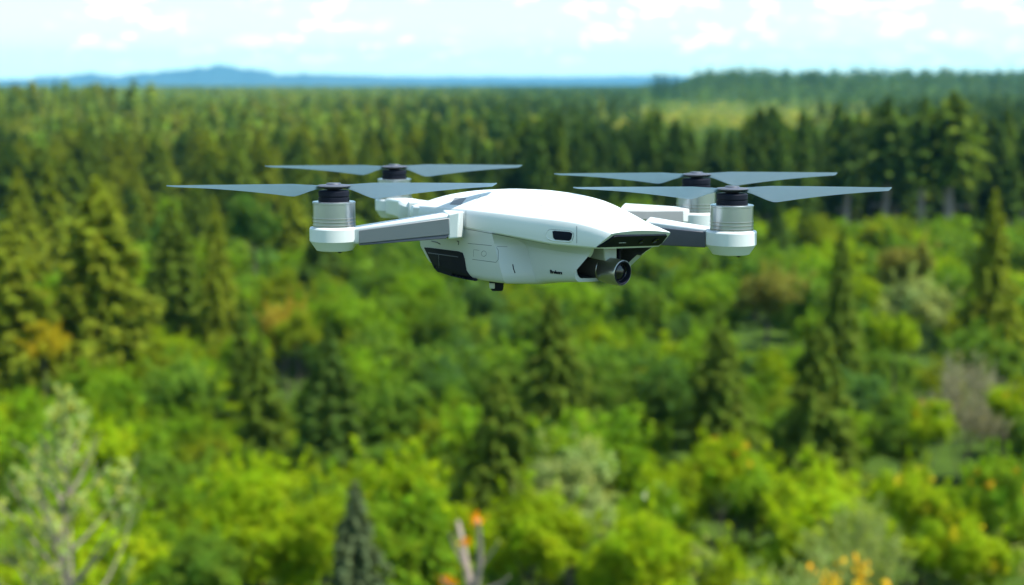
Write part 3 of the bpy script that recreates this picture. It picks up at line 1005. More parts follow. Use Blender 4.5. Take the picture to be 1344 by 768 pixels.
# ------------------------------------------------------------------ foreground pieces
def branchy(name, u, vtop, Y, width, nb, seed, label, leafcol, bare=.3, per=26, trunk_r=.05, crown_low=.0, depth_=4.2, leaf=.035):
    """sparse upright sapling: every branch drawn, leaf tufts strung along it"""
    r = random.Random(seed); q = np.random.default_rng(seed)
    top = at(u, vtop, Y); base = Vector((top.x, Y, gz(top.x, Y)))
    H = top.z - base.z
    e = empty(name, base)
    tag(e, label, 'tree')
    m = MB(); C, A = [], []
    ROOT[0] = None
    wob = lambda z: Vector((.05 * math.sin(z * 2.1 + seed), .05 * math.cos(z * 1.7), z))
    m.tube([wob(H * t) for t in np.linspace(-.03, 1, 14)], [trunk_r * (1.05 - t) + .006 for t in np.linspace(0, 1, 14)], 7)
    for i in range(nb):
        below = depth_ * ((i + r.random()) / nb) ** 1.25          # metres under the tip
        z = H - below - .03
        f = z / H
        a = r.uniform(0, 6.283)
        L = min(width, .12 + .42 * below) * r.uniform(.6, 1.12)
        d = Vector((math.cos(a), math.sin(a), 0))
        pts = []
        for k in range(5):
            t = k / 4
            pts.append(wob(z) + d * (L * t) + Vector((0, 0, L * (.85 * t + .6 * t * t) * r.uniform(.8, 1.2))))
        m.tube(pts, [(.010 + .015 * min(1, below / 2)) * (1.15 - t) for t in (0, .25, .5, .75, 1)], 5)
        leafy = r.random() > bare * (1.6 if below < 2.0 else .5)
        for k in range(3):                                  # twigs
            t = r.uniform(.35, .95); p = pts[0].lerp(pts[4], t)
            tw = p + Vector((r.uniform(-.2, .2), r.uniform(-.2, .2), r.uniform(.12, .34))) * (.5 + L * .5)
            m.tube([p, tw], [.007, .003], 4)
            if leafy:
                n_ = per
                for s_ in range(n_):
                    C.append(p.lerp(tw, r.uniform(.2, 1.1)) + Vector((r.gauss(0, .03), r.gauss(0, .03), r.gauss(0, .03))))
                    A.append((tw - p).normalized() + Vector((r.gauss(0, .5), r.gauss(0, .5), r.gauss(0, .4))))
    m.build('trunk', M_DEADWOOD, e, 60)
    if C:
        C = np.array([tuple(c) for c in C]); A = np.array([tuple(c) for c in A])
        half = q.random(len(C)) < .25
        for nm, sel, col in (('crown', ~half, leafcol), ('yellow_leaves', half, (leafcol[0] * 1.45, leafcol[1] * 1.1, leafcol[2] * .5))):
            me = mesh_from_quads(nm, quads_mesh('x', C[sel], unit_sphere(int(sel.sum()), q) + np.array([0, -.2, .5]), q.uniform(.6, 1.2, int(sel.sum())) * leaf, .45, None, q, A[sel]), M_LEAF)
            o = bpy.data.objects.new(nm, me); COL.objects.link(o); o.parent = e; o.color = (*col, 1)
    return e


branchy('sapling', 82, 532, 22, 1.3, 50, 3, 'sparse pale sapling with bare pinkish twigs and yellow-green tufts at lower left', (.32, .42, .14), bare=.32, per=34, trunk_r=.06, leaf=.052)
# bare forked branch with orange tufts, bottom edge
base = at(622, 800, 20)
e = empty('bare_branch', (base.x, base.y, gz(base.x, base.y)))
tag(e, 'bare pale forked branch with orange tufts at its tips, at the bottom edge', 'branch')
ROOT[0] = e.location.copy()
m = MB()
foot = e.location - Vector((0, 0, .1))
j0 = at(622, 790, 20)
m.tube([foot, foot.lerp(j0, .5) + Vector((.05, 0, 0)), j0], [.12, .10, .085], 8)
TIPS = []
for pts, r0 in (([(622, 790), (611, 740), (604, 700), (601, 684)], .07), ([(622, 790), (630, 735), (629, 705), (627, 683)], .055), ([(613, 750), (596, 718), (590, 700)], .025), ([(630, 745), (648, 722), (655, 710)], .025),
                ([(622, 790), (590, 770), (580, 760)], .035), ([(625, 780), (660, 765), (668, 757)], .03)):
    P = [at(a, b, 20 + .12 * i * (1 if r0 > .06 else -1)) for i, (a, b) in enumerate(pts)]
    m.tube(P, [r0 * (1 - .62 * i / (len(P) - 1)) for i in range(len(P))], 7)
    TIPS.append(P[-1])
m.build('trunk', M_DEADWOOD, e, 60)
q = np.random.default_rng(77)
for (a, b, n_) in ((626, 682, 60), (612, 712, 40), (584, 762, 60), (592, 766, 30)):
    p = at(a, b, 20)
    C = np.array(tuple(p - e.location)) + q.normal(size=(n_, 3)) * .035
    o = bpy.data.objects.new('orange_tuft', mesh_from_quads('orange_tuft', quads_mesh('x', C, unit_sphere(len(C), q) + np.array([0, -.4, .5]), q.uniform(.02, .04, len(C)), .6, None, q), M_BLOSSOM))
    COL.objects.link(o); o.parent = e; o.color = (.80, .33, .008, 1)
ROOT[0] = None

# ------------------------------------------------------------------ the drone
PSI = R(42)
F = Vector((math.cos(PSI), -math.sin(PSI), 0))          # nose direction
S = Vector((math.sin(PSI), math.cos(PSI), 0))           # towards the far flank
ROLL = 0.060            # the nose droops a little towards its far side
NOSE = Vector((0.0733, 0.954, 0))
DL = Vector((0.0, 1.03, CAMZ - 0.125))
drone = empty('drone', DL)
tag(drone, 'white quadcopter drone hovering over the forest, camera under its nose and four grey-bladed rotors', 'drone')
ROOT[0] = DL.copy()


def bp(a, s, z):
    p = NOSE + F * a + S * s
    return Vector((p.x, p.y, CAMZ + z - ROLL * max(0, min(1, (a + .075) / .065)) * (s + .036)))


def solve_z(a, s, table):
    """height at which the point (a, s) of the body falls on the outline read from the photograph"""
    z = -.085
    for _ in range(6):
        u, v = pix(bp(a, s, z))
        target = poly(u, table)
        p = bp(a, s, z)
        z += (v - target) / FPX * p.y
    return z


T_CREASE = [(530, 270.5), (560, 271.5), (611, 275.5), (631, 278), (674, 283.0), (705, 286.8), (735, 290.2), (757, 293.5), (780, 299.5), (805, 308), (830, 311)]
T_SEAM = [(530, 287), (560, 291), (611, 299), (674, 310.4), (722, 319.7), (757, 323), (783, 325.5), (810, 327)]
T_BOT = [(540, 318), (552, 330), (560, 345), (572, 355), (594, 362), (626, 369), (650, 372.5), (674, 374.4), (698, 374.6), (714, 371.8), (757, 370.6), (800, 369)]
T_W = [(-.168, .026), (-.160, .031), (-.15, .035), (-.13, .0395), (-.1, .042), (-.065, .0405), (-.03, .0372), (0, .0325), (.010, .0300)]
T_H = [(-.168, .0022), (-.160, .0045), (-.15, .0066), (-.13, .0092), (-.1, .0113), (-.08, .0124), (-.06, .0132), (-.045, .0136), (-.03, .0124), (-.015, .0086), (0, .0040), (.010, .0008)]


def crv(tab, x):
    """smooth table lookup (three-tap)"""
    d = .006
    return (poly(x - d, tab) + 2 * poly(x, tab) + poly(x + d, tab)) / 4


A_ST = list(np.linspace(-.168, -.150, 6)) + list(np.linspace(-.145, -.03, 26)) + list(np.linspace(-.026, .010, 12))
S_FR = [0, .12, .25, .38, .5, .62, .73, .83, .90, .955, .985]
TOPZ = {}


def shell_section(a):
    wd = crv(T_W, a); h = crv(T_H, a)
    zc = solve_z(a, -wd, T_CREASE)
    pts = []
    for s_ in S_FR:
        pts.append((a, s_ * wd, zc + h * (1 - s_ ** 2.3) + .0004 * (1 - s_)))
    pts.append((a, wd * .994, zc + .0003))
    pts.append((a, wd + .0003, zc - .0005))
    back = .010 * max(0, min(1, (a + .034) / .044)) ** 1.0        # the nose face is raked: its lower edge sits further back
    a2 = a - back
    wd2 = crv(T_W, a2) + .0006
    zs = solve_z(a2, -wd2, T_SEAM)
    if zs > zc - .0035: zs = zc - .0035
    for t in (.3, .6, .85):
        pts.append((lerp(a, a2, t), lerp(wd + .0003, wd2, t) + .0006 * math.sin(math.pi * t), lerp(zc - .0005, zs, t)))
    pts.append((a2, wd2, zs + .0004))
    pts.append((a2, wd2 - .0009, zs - .0005))
    pts.append((a2, wd2 * .6, zs - .0008))
    pts.append((a2, 0, zs - .0008))
    return pts


secs = [shell_section(a) for a in A_ST]
m = MB()
vs, fs = [], []
n1 = len(secs[0])
ring = 2 * n1 - 2
for sec in secs:
    near = [bp(a, -s_, z) for a, s_, z in sec]
    far = [bp(a, s_, z) for a, s_, z in sec]
    vs += near + far[1:-1][::-1]
for i in range(len(secs) - 1):
    for j in range(ring):
        fs.append((i * ring + j, i * ring + (j + 1) % ring, (i + 1) * ring + (j + 1) % ring, (i + 1) * ring + j))
fs.append(tuple(range(ring)))
fs.append(tuple(range((len(secs) - 1) * ring, len(secs) * ring))[::-1])
m.add(vs, fs)
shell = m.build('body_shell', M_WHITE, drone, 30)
SHELL_MB = m


def bvh_of(mb):
    return BVHTree.FromPolygons([tuple(p) for p in mb.v], mb.f)


BV_SHELL = bvh_of(m)

# lower hull: rear battery block flush with the shell, then a step in to a narrower front
H_ST = [-.160, -.156, -.150, -.142, -.134, -.126, -.118, -.110, -.102, -.095, -.089, -.084, -.0785, -.0665, -.062, -.056, -.050, -.043, -.036, -.029, -.022, -.015, -.008, -.003]
T_HW = [(-.160, .029), (-.150, .0325), (-.134, .037), (-.118, .0396), (-.102, .0414), (-.089, .0419), (-.0785, .0419), (-.0665, .0392), (-.056, .0382), (-.03, .0365), (-.003, .0325)]
T_WM = [(-.160, .0285), (-.150, .032), (-.134, .0362), (-.118, .039), (-.102, .0409), (-.089, .0416), (-.0785, .0416), (-.0665, .0240), (-.056, .0238), (-.03, .0250), (-.003, .0282)]
T_WB = [(-.160, .026), (-.150, .0295), (-.134, .034), (-.118, .0368), (-.102, .0388), (-.089, .0398), (-.0785, .0398), (-.0665, .0228), (-.056, .0226), (-.03, .0240), (-.003, .0264)]


def hull_section(a):
    wl = poly(a, T_HW)
    wdS = crv(T_W, a)
    zt = solve_z(a, -(wdS + .0006), T_SEAM) + .0012
    if a > -.02: zt = min(zt, solve_z(-.012, -.0335, T_SEAM) + .0012)
    # sides lean in towards the keel; at the nose the whole front edge rakes back
    rake = .019 * max(0, min(1, (a + .045) / .042)) ** 1.3
    ab = a - rake + .0095 * math.exp(-((a + .072) / .014) ** 2)
    wb = poly(a, T_WB)
    wm = poly(a, T_WM)
    zb = solve_z(ab, -wb, T_BOT)
    if a < -.13: zb = max(zb, zb)
    pts = [(a, 0, zt), (a, wl * .7, zt), (a, wl - .0008, zt - .0002), (a, wl, zt - .0012)]
    r = min(.006, (zt - zb) * .35)
    for t in (.06, .12, .18, .24, .30, .36, .45, .6, .75, .9):
        q_ = min(1, t / .36); q_ = q_ ** 1.1
        s_ = lerp(wl, wm, math.sin(q_ * math.pi / 2)) if t < .36 else lerp(wm, wb + .0006, (t - .36) / .64)
        pts.append((lerp(a, ab, t), s_, lerp(zt - .0012, zb + r, t)))
    for t in range(0, 6):
        th = t / 5 * math.pi / 2
        pts.append((ab, wb - r * .9 * (1 - math.cos(th)) + .0002, zb + r * (1 - math.sin(th))))
    pts.append((ab, wb * .5, zb - .0003)); pts.append((ab, 0, zb - .0004))
    return pts


secs = [hull_section(a) for a in H_ST]
m = MB(); vs, fs = [], []
n1 = len(secs[0]); ring = 2 * n1 - 2
for sec in secs:
    vs += [bp(a, -s_, z) for a, s_, z in sec] + [bp(a, s_, z) for a, s_, z in sec][1:-1][::-1]
for i in range(len(secs) - 1):
    for j in range(ring):
        fs.append((i * ring + j, i * ring + (j + 1) % ring, (i + 1) * ring + (j + 1) % ring, (i + 1) * ring + j))
fs.append(tuple(range(ring)))
# open nose: a thin rim and then the inner wall of the gimbal bay
last = (len(secs) - 1) * ring
ends = secs[-1]
cz = sum(p[2] for p in ends) / len(ends)
k0 = len(vs)


def inset(p, d, back):
    a, s_, z = p
    return (a - back, max(0, s_ - d) if s_ > 0 else 0, z - d * .2 if z > cz + .004 else z + d)


inner = [inset(p, .0022, .0) for p in ends]
vs += [bp(a, -s_, z) for a, s_, z in inner] + [bp(a, s_, z) for a, s_, z in inner][1:-1][::-1]
for j in range(ring):
    fs.append((last + j, last + (j + 1) % ring, k0 + (j + 1) % ring, k0 + j))
m.add(vs, fs)
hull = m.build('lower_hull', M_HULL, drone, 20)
BV_HULL = bvh_of(m)
b = MB()
deep = [(a - .026, s_ * .86, z + (.003 if z < cz else 0)) for a, s_, z in inner]
bvs = [bp(a, -s_, z) for a, s_, z in inner] + [bp(a, s_, z) for a, s_, z in inner][1:-1][::-1] + [bp(a, -s_, z) for a, s_, z in deep] + [bp(a, s_, z) for a, s_, z in deep][1:-1][::-1]
b.add(bvs, [(j, (j + 1) % ring, ring + (j + 1) % ring, ring + j) for j in range(ring)] + [tuple(range(ring, 2 * ring))])
b.build('gimbal_bay', M_BAY, drone, 38)


def hit(u, v, bvh, off=0.0):
    loc, nor, idx, d = bvh.ray_cast(CAM, ray(u, v).normalized())
    if loc is None: return None, None
    if nor.dot(ray(u, v)) > 0: nor = -nor
    return loc + nor * off, nor


def patch(poly_px, bvh, off, thick, name, mat, parent, n=5, bevel=.0004):
    """a panel lying on a surface: outline in the flat of the picture, laid on the body and given thickness"""
    bm = bmesh.new()
    loop = [bm.verts.new((x, y, 0)) for x, y in poly_px]
    bm.faces.new(loop)
    bmesh.ops.triangulate(bm, faces=bm.faces[:])
    for _ in range(n):
        long = [e for e in bm.edges if e.calc_length() > 4.5]
        if not long: break
        bmesh.ops.subdivide_edges(bm, edges=long, cuts=1)
        bmesh.ops.triangulate(bm, faces=[f for f in bm.faces if len(f.verts) > 3])
    P, ok = {}, True
    bm.verts.ensure_lookup_table()
    nsum = Vector(); cnt = 0
    for v in bm.verts:
        p, nn = hit(v.co.x, v.co.y, bvh)
        P[v.index] = (p, nn)
        if p: nsum += nn; cnt += 1
    nm = nsum / max(1, cnt); nm.normalize()
    # points that miss the surface are put on the plane of the rest
    ref = [p for p, _ in P.values() if p]
    c = sum(ref, Vector()) / len(ref)
    mb = MB()
    top, bot = [], []
    for v in bm.verts:
        p, nn = P[v.index]
        if p is None or nn.dot(nm) < .3:
            d = ray(v.co.x, v.co.y); t = (c - CAM).dot(nm) / d.dot(nm); p = CAM + d * t
        top.append(p + nm * off); bot.append(p + nm * (off - thick))
    k = len(top)
    faces = [tuple(v.index for v in f.verts) for f in bm.faces]
    be = [(e.verts[0].index, e.verts[1].index) for e in bm.edges if e.is_boundary]
    mb.add(top + bot, faces + [tuple(i + k for i in f[::-1]) for f in faces] + [(i, j, j + k, i + k) for i, j in be])
    bm.free()
    return mb.build(name, mat, parent, 40)


def groove(pts_px, bvh, name, parent, rad=.00022, mat=None, step=4):
    """a fine seam: a thin dark bead let into the surface"""
    P = []
    for (x0, y0), (x1, y1) in zip(pts_px[:-1], pts_px[1:]):
        k = max(1, int(math.hypot(x1 - x0, y1 - y0) / step))
        for i in range(k):
            p, nn = hit(lerp(x0, x1, i / k), lerp(y0, y1, i / k), bvh, -rad * .35)
            if p: P.append(p)
    p, nn = hit(*pts_px[-1], bvh, -rad * .35)
    if p: P.append(p)
    mb = MB(); mb.tube(P, rad, 6)
    return mb


# seams on the shell and hull
sm = MB()


def join(mb):
    sm.add(mb.v, mb.f)


join(groove([(757, 297), (757, 323)], BV_SHELL, '', None))
join(groove([(757, 297), (762, 291), (772, 287.5)], BV_SHELL, '', None, .00012))
join(groove([(611.5, 298), (611.5, 277), (616, 271), (631, 257.5)], BV_SHELL, '', None, .0002))
join(groove([(700, 268), (740, 275), (764, 284), (777, 290.5), (800, 292.5), (846, 291), (850, 288)], BV_SHELL, '', None, .0002))
join(groove([(717.5, 311), (716.6, 306), (718.5, 302.6), (723, 301.2), (747, 302.8), (752.4, 305.5), (753.2, 309), (751.4, 315.2), (748, 317.2), (727, 315.7), (719.6, 313.4), (717.5, 311)], BV_SHELL, '', None, .00016, step=2))
sm.build('panel_gap', M_SEAM, shell, 60)
sm = MB()
join(groove([(612, 300.6), (674, 312), (722, 321.2)], BV_HULL, '', None, .0002))
join(groove([(614, 319.5), (645, 322.5), (652, 325), (654, 329), (654, 341), (651, 344.5), (620, 340.5)], BV_HULL, '', None, .00017))
join(groove([(652, 323.5), (666, 324)], BV_HULL, '', None, .00012))
join(groove([(624, 328), (621.5, 328), (621.5, 337)], BV_HULL, '', None, .00012))
join(groove([(624, 328), (629, 328.7)], BV_HULL, '', None, .00012))
circ = [(635 + 3.4 * math.cos(t), 333 + 3.6 * math.sin(t)) for t in np.linspace(0, 2 * math.pi, 13)]
join(groove(circ, BV_HULL, '', None, .00012, step=2))
sm.build('panel_gap', M_SEAM, hull, 60)
# slot on the step of the hull
mk = groove([(673, 347), (674, 353), (676, 358.5)], BV_HULL, '', None, .0004)
mk.build('slot', M_DARK, hull, 60)
mk = MB()
for (a_, b_) in (((566.5, 316.5), (574, 318.2)), ((573, 318), (578, 320.5)), ((600, 316.5), (602.5, 317.2))):
    g_ = groove([a_, b_], BV_HULL, '', None, .0005); mk.add(g_.v, g_.f)
g_ = groove([(602, 317), (601.6, 321.5)], BV_HULL, '', None, .0004); mk.add(g_.v, g_.f)
mk.build('latch', M_NAVY, hull, 60)

vent = patch([(557.5, 324.8), (563, 325), (602, 330), (607.5, 332), (610, 340), (612.5, 355), (617, 361.5), (625.5, 368.6), (612, 366.5), (594, 362.4), (575.5, 356.5), (571, 352), (564, 338)], BV_HULL, .0007, .0022, 'rear_vent', M_DARK, drone)
mk = MB()
BVV = None
for line in ([(563, 331.5), (602.5, 337)], [(577, 334), (577.5, 357)]):
    g_ = groove(line, BV_HULL, '', None, .0003)
    off = (vent.matrix_world.to_3x3() @ Vector((0, 0, 0)))
    p0, nn = hit(590, 345, BV_HULL)
    mk.add([p + nn * .0008 for p in g_.v], g_.f)
mk.build('vent_rib', M_NAVY, vent, 60)

patch([(590.5, 268.6), (597, 259.8), (612, 259.8), (605, 269)], BV_SHELL, .0002, .001, 'status_window', M_GREY, drone)
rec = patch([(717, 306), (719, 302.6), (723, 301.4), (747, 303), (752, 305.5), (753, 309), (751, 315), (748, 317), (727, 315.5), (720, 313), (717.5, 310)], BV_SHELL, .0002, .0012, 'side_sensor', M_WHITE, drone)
patch([(725.5, 303.6), (728, 302.8), (748, 304.4), (751.5, 306.5), (750, 314), (747.5, 316), (729, 314.6), (726.5, 312)], BV_SHELL, .0005, .0012, 'sensor_window', M_GLOSS, rec)

bead = groove([(719, 302.4), (716.8, 306), (717.6, 311), (720, 313.6), (727, 316), (747, 317.4), (751, 316)], BV_SHELL, '', None, .0007, step=2)
bead.build('sensor_rim', M_WHITE, rec, 60)

# dark sensor strip on the raked nose face
tl, bl = shell_section(.010), None
e_top = tl[n1 - n1 + 11 + 1]      # just under the crease
sec = shell_section(.010)
pc = [p for p in sec]
i_c, i_s = 12, 16
ct, cb = pc[i_c], pc[i_s]
nn_a = (cb[2] - ct[2]) / math.hypot(cb[2] - ct[2], cb[0] - ct[0]); nz_ = -(cb[0] - ct[0]) / math.hypot(cb[2] - ct[2], cb[0] - ct[0])
fn = (F * -nn_a + Vector((0, 0, -nz_)))
if fn.dot(F) < 0: fn = -fn
fn.normalize()
K0 = []
for s_, t in ((-1.0, .93), (-.985, .80), (-.86, .10), (-.80, .05), (.86, .05), (.92, .14), (.955, .74), (.91, .92)):
    a_ = lerp(ct[0], cb[0], t); z_ = lerp(ct[2], cb[2], t); w_ = lerp(ct[1], cb[1], t)
    K0.append(bp(a_, s_ * w_, z_) + fn * .0010)
mk = MB(); mk.prism(K0, fn * -.002)
strip = mk.build('sensor_strip', M_GLOSS, drone, 30)
for s_, t, rr in ((.18, .48, .0020), (.62, .45, .0024)):
    c = bp(lerp(ct[0], cb[0], t), s_ * lerp(ct[1], cb[1], t), lerp(ct[2], cb[2], t)) + fn * .0010
    mk = MB(); mk.lathe([(rr, 0), (rr, .0005), (rr * .8, .0007), (rr * .74, .0002), (rr * .4, .0006), (.00001, .0008)], c, fn, 24)
    mk.build('lens', M_LENS, strip, 40)
mk = MB()
for s0, s1 in ((-.52, -.42), (-.40, -.30)):
    P = [bp(lerp(ct[0], cb[0], .58), s_ * ct[1], lerp(ct[2], cb[2], .58)) + fn * .0011 for s_ in (s0, s1)]
    mk.tube(P, .00022, 6)
mk.build('indicator', M_BRACKET, strip, 60)

# lettering on the front flank
fc = bpy.data.curves.new('lettering', 'FONT')
fc.body = "Brvkors"
fc.size = 0.0033
fc.extrude = 0.0003
fc.align_x = 'CENTER'
tmp = bpy.data.objects.new('tmp_lettering', fc)
COL.objects.link(tmp)
bpy.context.view_layer.update()
me = bpy.data.meshes.new_from_object(tmp.evaluated_get(bpy.context.evaluated_depsgraph_get()))
bpy.data.objects.remove(tmp)
p, nn = hit(730.5, 359.3, BV_HULL, .0004)
p2, _ = hit(738, 360.1, BV_HULL, .0004)
xax = (p2 - p).normalized(); yax = nn.cross(xax).normalized(); xax = yax.cross(nn)
if yax.z < 0: xax, yax = -xax, -yax
Mx = Matrix(((xax.x, yax.x, nn.x, p.x - DL.x), (xax.y, yax.y, nn.y, p.y - DL.y), (xax.z, yax.z, nn.z, p.z - DL.z), (0, 0, 0, 1)))
me.transform(Mx)
me.materials.clear(); me.materials.append(M_DARK)
o = bpy.data.objects.new('lettering', me); COL.objects.link(o); o.parent = hull

# gimbal camera
lc = bp(-.0045, -.0004, 0); lc = at(pix(lc)[0] - 1.5, 358.4, lc.y)
ax = Vector((math.cos(R(47)), -math.sin(R(47)), -.05)).normalized()
mk = MB()
mk.lathe([(.0060, -.034), (.0074, -.033), (.0079, -.030), (.0079, -.0165), (.0076, -.0162), (.0076, -.0156), (.0082, -.0153), (.0084, -.0125), (.0084, -.0012), (.0082, -.0003), (.0077, 0), (.0072, -.0004), (.0071, -.0045)], lc, ax, 56, cap1=False)
gim = mk.build('gimbal_camera', M_STEEL, drone, 28)
mk = MB(); mk.lathe([(.0061, -.0030), (.0061, -.0022), (.0056, -.0020), (.0052, -.0026), (.0046, -.0022), (.0034, -.0018), (.0018, -.0013), (.00002, -.0011)], lc, ax, 48)
mk.build('lens', M_LENS, gim, 25)
mk = MB(); mk.lathe([(.0073, -.0006), (.0073, .0003), (.0067, .0002), (.0064, -.0012), (.0062, -.0034), (.0058, -.0036)], lc, ax, 48, cap0=False)
mk.build('lens_bore', M_DARK, gim, 25)
br = MB()
up = Vector((0, 0, 1))
c = lc + ax * -.017
side = S
br.hexa([c + side * -.006 + up * .0065 + ax * -.007, c + side * .006 + up * .0065 + ax * -.007, c + side * .006 + up * .0065 + ax * .007, c + side * -.006 + up * .0065 + ax * .007],
        [c + side * -.007 + up * .0170 + ax * -.009, c + side * .007 + up * .0170 + ax * -.009, c + side * .007 + up * .0170 + ax * .006, c + side * -.007 + up * .0170 + ax * .006])
br.build('gimbal_bracket', M_BRACKET, drone, 30, .0012)
br = MB()
br.hexa([c + side * .0088 + up * -.006 + ax * -.006, c + side * .0115 + up * -.006 + ax * -.006, c + side * .0115 + up * -.006 + ax * .005, c + side * .0088 + up * -.006 + ax * .005],
        [c + side * .0088 + up * .0165 + ax * -.007, c + side * .0115 + up * .0165 + ax * -.007, c + side * .0115 + up * .0165 + ax * .007, c + side * .0088 + up * .0165 + ax * .007])
br.build('gimbal_arm', M_DARK, drone, 30, .001)

# landing sensor under the keel
ft = MB()
p = at(652, 375.5, 1.0)
ex, ey = Vector((1, 0, 0)), Vector((0, 1, 0))
ft.hexa([p + ex * -.0035 + ey * -.004 + up * -.0030, p + ex * .0040 + ey * -.004 + up * -.0030, p + ex * .0040 + ey * .004 + up * -.0030, p + ex * -.0035 + ey * .004 + up * -.0030],
        [p + ex * -.0052 + ey * -.005 + up * .004, p + ex * .0050 + ey * -.005 + up * .004, p + ex * .0050 + ey * .005 + up * .004, p + ex * -.0052 + ey * .005 + up * .004])
foot_ = ft.build('landing_sensor', M_DARK, drone, 30, .0012)
ft = MB()
ft.hexa([p + ex * -.0046 + ey * -.0052 + up * -.0012, p + ex * -.0012 + ey * -.0052 + up * -.0012, p + ex * -.0012 + ey * -.002 + up * -.0012, p + ex * -.0046 + ey * -.002 + up * -.0012],
        [p + ex * -.0050 + ey * -.0056 + up * .0026, p + ex * -.0012 + ey * -.0056 + up * .0026, p + ex * -.0012 + ey * -.002 + up * .0026, p + ex * -.0050 + ey * -.002 + up * .0026])
ft.build('sensor_cap', M_BRACKET, foot_, 30, .0006)

# ------------------------------------------------------------------ motors and propellers
RM = 0.0140


def motor_meshes():
    sv = ROOT[0]; ROOT[0] = None
    out = {}
    def lt(name, prof, mat, sharp=30, k=64):
        mb = MB(); mb.lathe(prof, (0, 0, 0), (0, 0, 1), k); out[name] = mb.mesh(name, mat, sharp)
    # heights are below the propeller plane (z = 0 is the hub disc)
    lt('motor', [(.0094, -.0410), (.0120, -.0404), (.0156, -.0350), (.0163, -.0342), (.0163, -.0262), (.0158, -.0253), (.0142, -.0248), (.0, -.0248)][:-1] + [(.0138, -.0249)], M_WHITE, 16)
    lt('bell', [(.0137, -.0249), (.0139, -.0247), (.0139, -.0100), (.0141, -.0098), (.0141, -.0088), (.0136, -.0084), (.0104, -.0083)], M_SILVER)
    for q_, z in enumerate((-.0236, -.0214, -.0192)):          # bands round the foot of the bell
        lt('ring_band' + str(q_), [(.0136, z - .0005), (.01405, z - .0004), (.01415, z), (.01405, z + .0004), (.0136, z + .0005)], M_STEEL)
    lt('collar', [(.0102, -.0084), (.0102, -.0058), (.0097, -.0056), (.0097, -.0048), (.0102, -.0046), (.0102, -.0018), (.0092, -.0010), (.0075, -.0009)], M_DARK)
    lt('led', [(.0008, -.0420), (.0012, -.0416), (.0012, -.0405)], M_DARK, k=16)
    lt('propeller', [(.0030, -.0012), (.0045, -.0006), (.0108, .0012), (.0112, .0018), (.0104, .0023), (.0050, .0028), (.0046, .0036), (.0010, .0038)], M_NAVY)
    mb = MB()
    # one blade along +x, twisted aerofoil sections
    N_ = 30
    vs, fs = [], []
    K_ = 12
    for i in range(N_):
        t = i / (N_ - 1)
        r = .0055 + t * (.1075 - .0055)
        c = .0062 + .0128 * math.sin(min(1, t / .24) * math.pi / 2) ** 1.5 if t < .24 else .0188 - .0088 * ((t - .24) / .76) ** .95
        if t > .95: c *= max(.12, math.sqrt(max(0, 1 - ((t - .95) / .05) ** 2)))
        pitch = R(27) * (1 - t) ** 1.1 * min(1, .30 + t * 3.4) + R(8)
        th = .0011 * (1 - .6 * t) + .0003
        zz = .0006 + .0014 * math.sin(t * 1.4)
        for k in range(K_):
            ph = 2 * math.pi * k / K_
            y_ = math.cos(ph) * c * .5 + .0052 - c * .5
            z_ = math.sin(ph) * th * .5 - .0012 * (y_ / .01) ** 2 * .25
            vs.append((r, y_ * math.cos(pitch) - z_ * math.sin(pitch), zz + y_ * math.sin(pitch) + z_ * math.cos(pitch)))
    for i in range(N_ - 1):
        for k in range(K_):
            fs.append((i * K_ + k, i * K_ + (k + 1) % K_, (i + 1) * K_ + (k + 1) % K_, (i + 1) * K_ + k))
    fs.append(tuple(range(K_))); fs.append(tuple(range((N_ - 1) * K_, N_ * K_)))
    mb.add(vs, fs)
    out['blade'] = mb.mesh('blade', M_BLADE, 60)
    ROOT[0] = sv
    return out


MM = motor_meshes()


def put(mesh, name, parent, loc=(0, 0, 0), rz=0, scale=None):
    o = bpy.data.objects.new(name, mesh); COL.objects.link(o); o.parent = parent
    o.location = loc; o.rotation_euler.z = rz
    if scale: o.scale = scale
    return o


MOTORS = {  # pixel of the hub disc, distance, blade heading, mirrored blades, scale
    'a': (438, 247.5, 1.000, R(184), 1.0), 'b': (517.5, 221.5, 1.255, R(181), 0.98), 'c': (961, 251.5, 0.985, R(-3), 1.0), 'd': (914, 232, 1.150, R(1), 1.06)}
MP = {}
for k, (u, v, Y, rz, s) in MOTORS.items():
    p = at(u, v, Y)
    MP[k] = p
    mo = put(MM['motor'], 'motor', drone, p - DL, 0, (s, s, s))
    put(MM['bell'], 'bell', mo); put(MM['collar'], 'collar', mo)
    for q_ in range(3): put(MM['ring_band' + str(q_)], 'ring_band', mo)
    put(MM['led'], 'led', mo, (.004, -.006, 0))
    pr = put(MM['propeller'], 'propeller', drone, p - DL, 0, (s, s, s) if k not in 'cd' else (1, 1, 1) if k == 'd' else (.955, .955, 1))
    put(MM['blade'], 'blade', pr, (0, 0, 0), rz); put(MM['blade'], 'blade', pr, (0, 0, 0), rz + math.pi)

# ------------------------------------------------------------------ arms


def block(px4, Ys, off, bevel, name, mat, parent, segs=3):
    """block whose near face has four picture corners (left-top, right-top, right-bottom, left-bottom) at the two distances; off = thickness vectors left, right"""
    Lf = [at(px4[0][0], px4[0][1], Ys[0]), at(px4[3][0], px4[3][1], Ys[0])]
    Rt = [at(px4[1][0], px4[1][1], Ys[1]), at(px4[2][0], px4[2][1], Ys[1])]
    mb = MB()
    oL, oR = off
    mb.hexa([Lf[0], Lf[1], Lf[1] + oL, Lf[0] + oL], [Rt[0], Rt[1], Rt[1] + oR, Rt[0] + oR])
    return mb.build(name, mat, parent, 30, bevel, segs)


V3 = Vector
